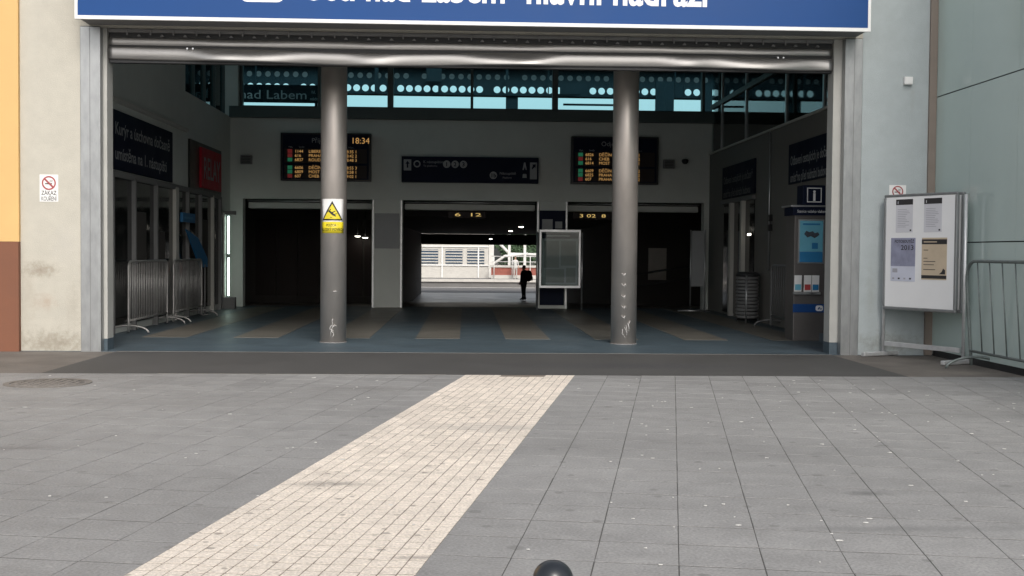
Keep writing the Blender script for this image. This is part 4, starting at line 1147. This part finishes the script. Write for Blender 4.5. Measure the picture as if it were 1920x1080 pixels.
# ================================================================ PEOPLE
def person(name, loc, rz, h, label, mats, pose, hair_mat, bulk=1.0):
    """skin-modifier figure, 1.75 m tall units scaled to h; front is local -y"""
    k = h/1.75
    t = empty(name, loc, rz, label, 'person')
    J = {'pel': (0, 0, .95, .14, .105), 'bel': (0, .0, 1.10, .135, .10), 'che': (0, .01, 1.30, .165, .12), 'nkb': (0, .015, 1.45, .085, .075),
         'nek': (0, .0, 1.52, .055, .055), 'hd1': (0, -.015, 1.60, .072, .085), 'hd2': (0, -.01, 1.68, .076, .092), 'hd3': (0, 0, 1.735, .045, .055)}
    E_ = [('pel', 'bel'), ('bel', 'che'), ('che', 'nkb'), ('nkb', 'nek'), ('nek', 'hd1'), ('hd1', 'hd2'), ('hd2', 'hd3')]
    for s, S in ((-1, 'l'), (1, 'r')):
        J['hip'+S] = (s*.095, 0, .90, .092, .095); J['kne'+S] = (s*.10, pose['kne'+S], .50, .062, .065)
        J['ank'+S] = (s*.10, pose['ank'+S], .085, .043, .05); J['toe'+S] = (s*.115, pose['ank'+S]-.17, .035, .042, .032); J['hel'+S] = (s*.10, pose['ank'+S]+.05, .04, .036, .036)
        J['sho'+S] = (s*.185, .015, 1.415, .066, .066); ex, ey, ez = pose['elb'+S]; wx, wy, wz = pose['wri'+S]
        J['elb'+S] = (s*ex, ey, ez, .044, .044); J['wri'+S] = (s*wx, wy, wz, .030, .030)
        d = Vector((s*(wx-ex), wy-ey, wz-ez)).normalized(); pm = Vector((s*wx, wy, wz)) + d*.075
        J['plm'+S] = (*pm, .034, .024)
        E_ += [('pel', 'hip'+S), ('hip'+S, 'kne'+S), ('kne'+S, 'ank'+S), ('ank'+S, 'toe'+S), ('ank'+S, 'hel'+S), ('nkb', 'sho'+S), ('sho'+S, 'elb'+S), ('elb'+S, 'wri'+S), ('wri'+S, 'plm'+S)]
        side = Vector((0, 1, 0)) if abs(d.y) < .8 else Vector((0, 0, 1))
        for f in range(4):
            b0 = pm + side*(.033-.022*f) + d*.025; L_ = (.065, .075, .07, .055)[f]
            J[f'fa{f}'+S] = (*b0, .010, .010); J[f'fb{f}'+S] = (*(b0 + d*L_*.55), .009, .009); J[f'fc{f}'+S] = (*(b0 + d*L_ + Vector((-s*.018, 0, 0))), .008, .008)
            E_ += [('plm'+S, f'fa{f}'+S), (f'fa{f}'+S, f'fb{f}'+S), (f'fb{f}'+S, f'fc{f}'+S)]
        th = Vector((s*wx, wy, wz)) + d*.03 - side*.045
        J['th1'+S] = (*th, .011, .011); J['th2'+S] = (*(th + d*.05 - side*.015), .009, .009)
        E_ += [('wri'+S, 'th1'+S), ('th1'+S, 'th2'+S)]
    ks = list(J); me = bpy.data.meshes.new(name)
    me.from_pydata([[c*k for c in J[q][:3]] for q in ks], [(ks.index(a), ks.index(b)) for a, b in E_], [])
    ob_ = bpy.data.objects.new('tmp', me); col.objects.link(ob_)
    md = ob_.modifiers.new('skin', 'SKIN'); md.use_smooth_shade = True
    ob_.modifiers.new('sub', 'SUBSURF').levels = 1
    sk = me.skin_vertices[0].data
    for i, q in enumerate(ks): sk[i].radius = (J[q][3]*k*(bulk if q[:3] in ('pel', 'bel', 'che', 'hip', 'kne', 'sho', 'elb') else 1), J[q][4]*k*(bulk if q[:3] in ('pel', 'bel', 'che', 'hip', 'kne', 'sho', 'elb') else 1))
    sk[0].use_root = True
    bpy.context.view_layer.update()
    dg = bpy.context.evaluated_depsgraph_get()
    m2 = bpy.data.meshes.new_from_object(ob_.evaluated_get(dg))
    bpy.data.objects.remove(ob_)
    m2.materials.clear()
    for m_ in mats: m2.materials.append(m_)      # skin, top, trousers, shoes
    for p in m2.polygons:
        c = p.center/k; p.use_smooth = True
        hand = abs(c.x) > .2 and c.z < min(pose['wril'][2], 1.05)
        p.material_index = 0 if (c.z > 1.50 or hand) else (3 if c.z < .09 else (2 if c.z < .93 and abs(c.x) < .2 else 1))
    if bulk > 1:                                     # a loose jacket: deeper trunk
        for v in m2.vertices:
            q = v.co.z/k
            if .5 < q < 1.5 and abs(v.co.x) < .22*k: v.co.y *= 1 + .45*min(1, (q-.5)/.4, (1.5-q)/.1)
    o = bpy.data.objects.new('body', m2); col.objects.link(o); o.parent = t
    hr = MB(); hr.lathe([(.001, .115), (.05, .105), (.082, .065), (.092, .0), (.088, -.05), (.07, -.085)], (0, .018, 1.665), 20)
    hm = hr.build('hair', hair_mat, t, True)
    for v in hm.data.vertices:
        if v.co.y < -.03 and v.co.z < 1.70: v.co.y = -.03
        v.co *= k
    nose = MB().tube([(0, -.098, 1.655), (0, -.118, 1.625)], [.010, .014], 8); no = nose.build('nose', mats[0], t, True)
    for s in (-1, 1):
        e_ = MB().tube([(s*.032, -.090, 1.655), (s*.032, -.100, 1.655)], .010, 8).build('eye', m_black, t, True)
        a_ = MB().tube([(s*.076, .005, 1.665), (s*.085, .012, 1.62)], [.018, .012], 8).build('ear', mats[0], t, True)
        for v in e_.data.vertices: v.co *= k
        for v in a_.data.vertices: v.co *= k
    mo = MB().tube([(-.025, -.093, 1.592), (.025, -.093, 1.592)], .006, 6).build('mouth', M('lips', (.25, .08, .07), .6), t, True)
    for v in mo.data.vertices: v.co *= k
    for v in no.data.vertices: v.co *= k
    return t
m_skin = M('skin', (.45, .27, .19), .55); m_nv = M('dark navy cloth', (.016, .017, .026), .85, var=.2); m_tr = M('dark trousers', (.014, .015, .022), .85)
m_cw = M('white cloth', (.62, .61, .59), .85); m_cg = M('pale grey cloth', (.42, .40, .37), .85); m_hd = M('dark hair', (.012, .010, .009), .6); m_hb = M('brown hair', (.09, .055, .03), .6)
stand = {'knel': -.02, 'kner': .015, 'ankl': .0, 'ankr': .05, 'elbl': (.24, .05, 1.14), 'elbr': (.24, .03, 1.14), 'wril': (.23, -.06, .92), 'wrir': (.23, -.10, .95)}
person('person', (2.55, 36, -.83), R(-75), 1.52, 'person in dark clothes standing with a rucksack at the passage end', [m_skin, m_nv, m_tr, m_black], stand, m_hd, 1.28)
bpk = empty('rucksack', (2.765, 36.05, .20), R(-75), 'round black rucksack on the back of the dark clothed person', 'rucksack')
q = MB(); bmr = bmesh.new(); bmesh.ops.create_icosphere(bmr, subdivisions=3, radius=1)
for v in bmr.verts:
    v.co = Vector((v.co.x*.19, v.co.y*.17*(1 if v.co.y > 0 else .8), v.co.z*.25 + (.02 if v.co.z > 0 else 0)))
bmr.verts.index_update(); q.add([v.co[:] for v in bmr.verts], [[v.index for v in f.verts] for f in bmr.faces], True); bmr.free()
for v_i in range(len(q.v)): q.v[v_i] = (q.v[v_i][0], q.v[v_i][1], q.v[v_i][2] + .03)
q.build('bag', m_black, bpk, True)
MB().bbox(-.11, .11, .10, .17, -.16, .02, .02).build('front_pocket', m_dark, bpk, True)
for s in (-1, 1): MB().tube([(s*.09, -.05, .24), (s*.10, -.16, .30), (s*.11, -.30, .24), (s*.12, -.28, .02), (s*.11, -.1, -.12)], .016, 6).build('strap', m_black, bpk, True)
st2 = dict(stand); st2['elbl'] = (.25, -.02, 1.15); st2['wril'] = (.16, -.2, 1.20); st2['ankr'] = -.03
person('person', (3.65, 70.3, -.72), R(10), 1.66, 'person in white shirt and pale trousers standing on the far platform', [m_skin, m_cw, m_cg, m_dgrey], st2, m_hb)
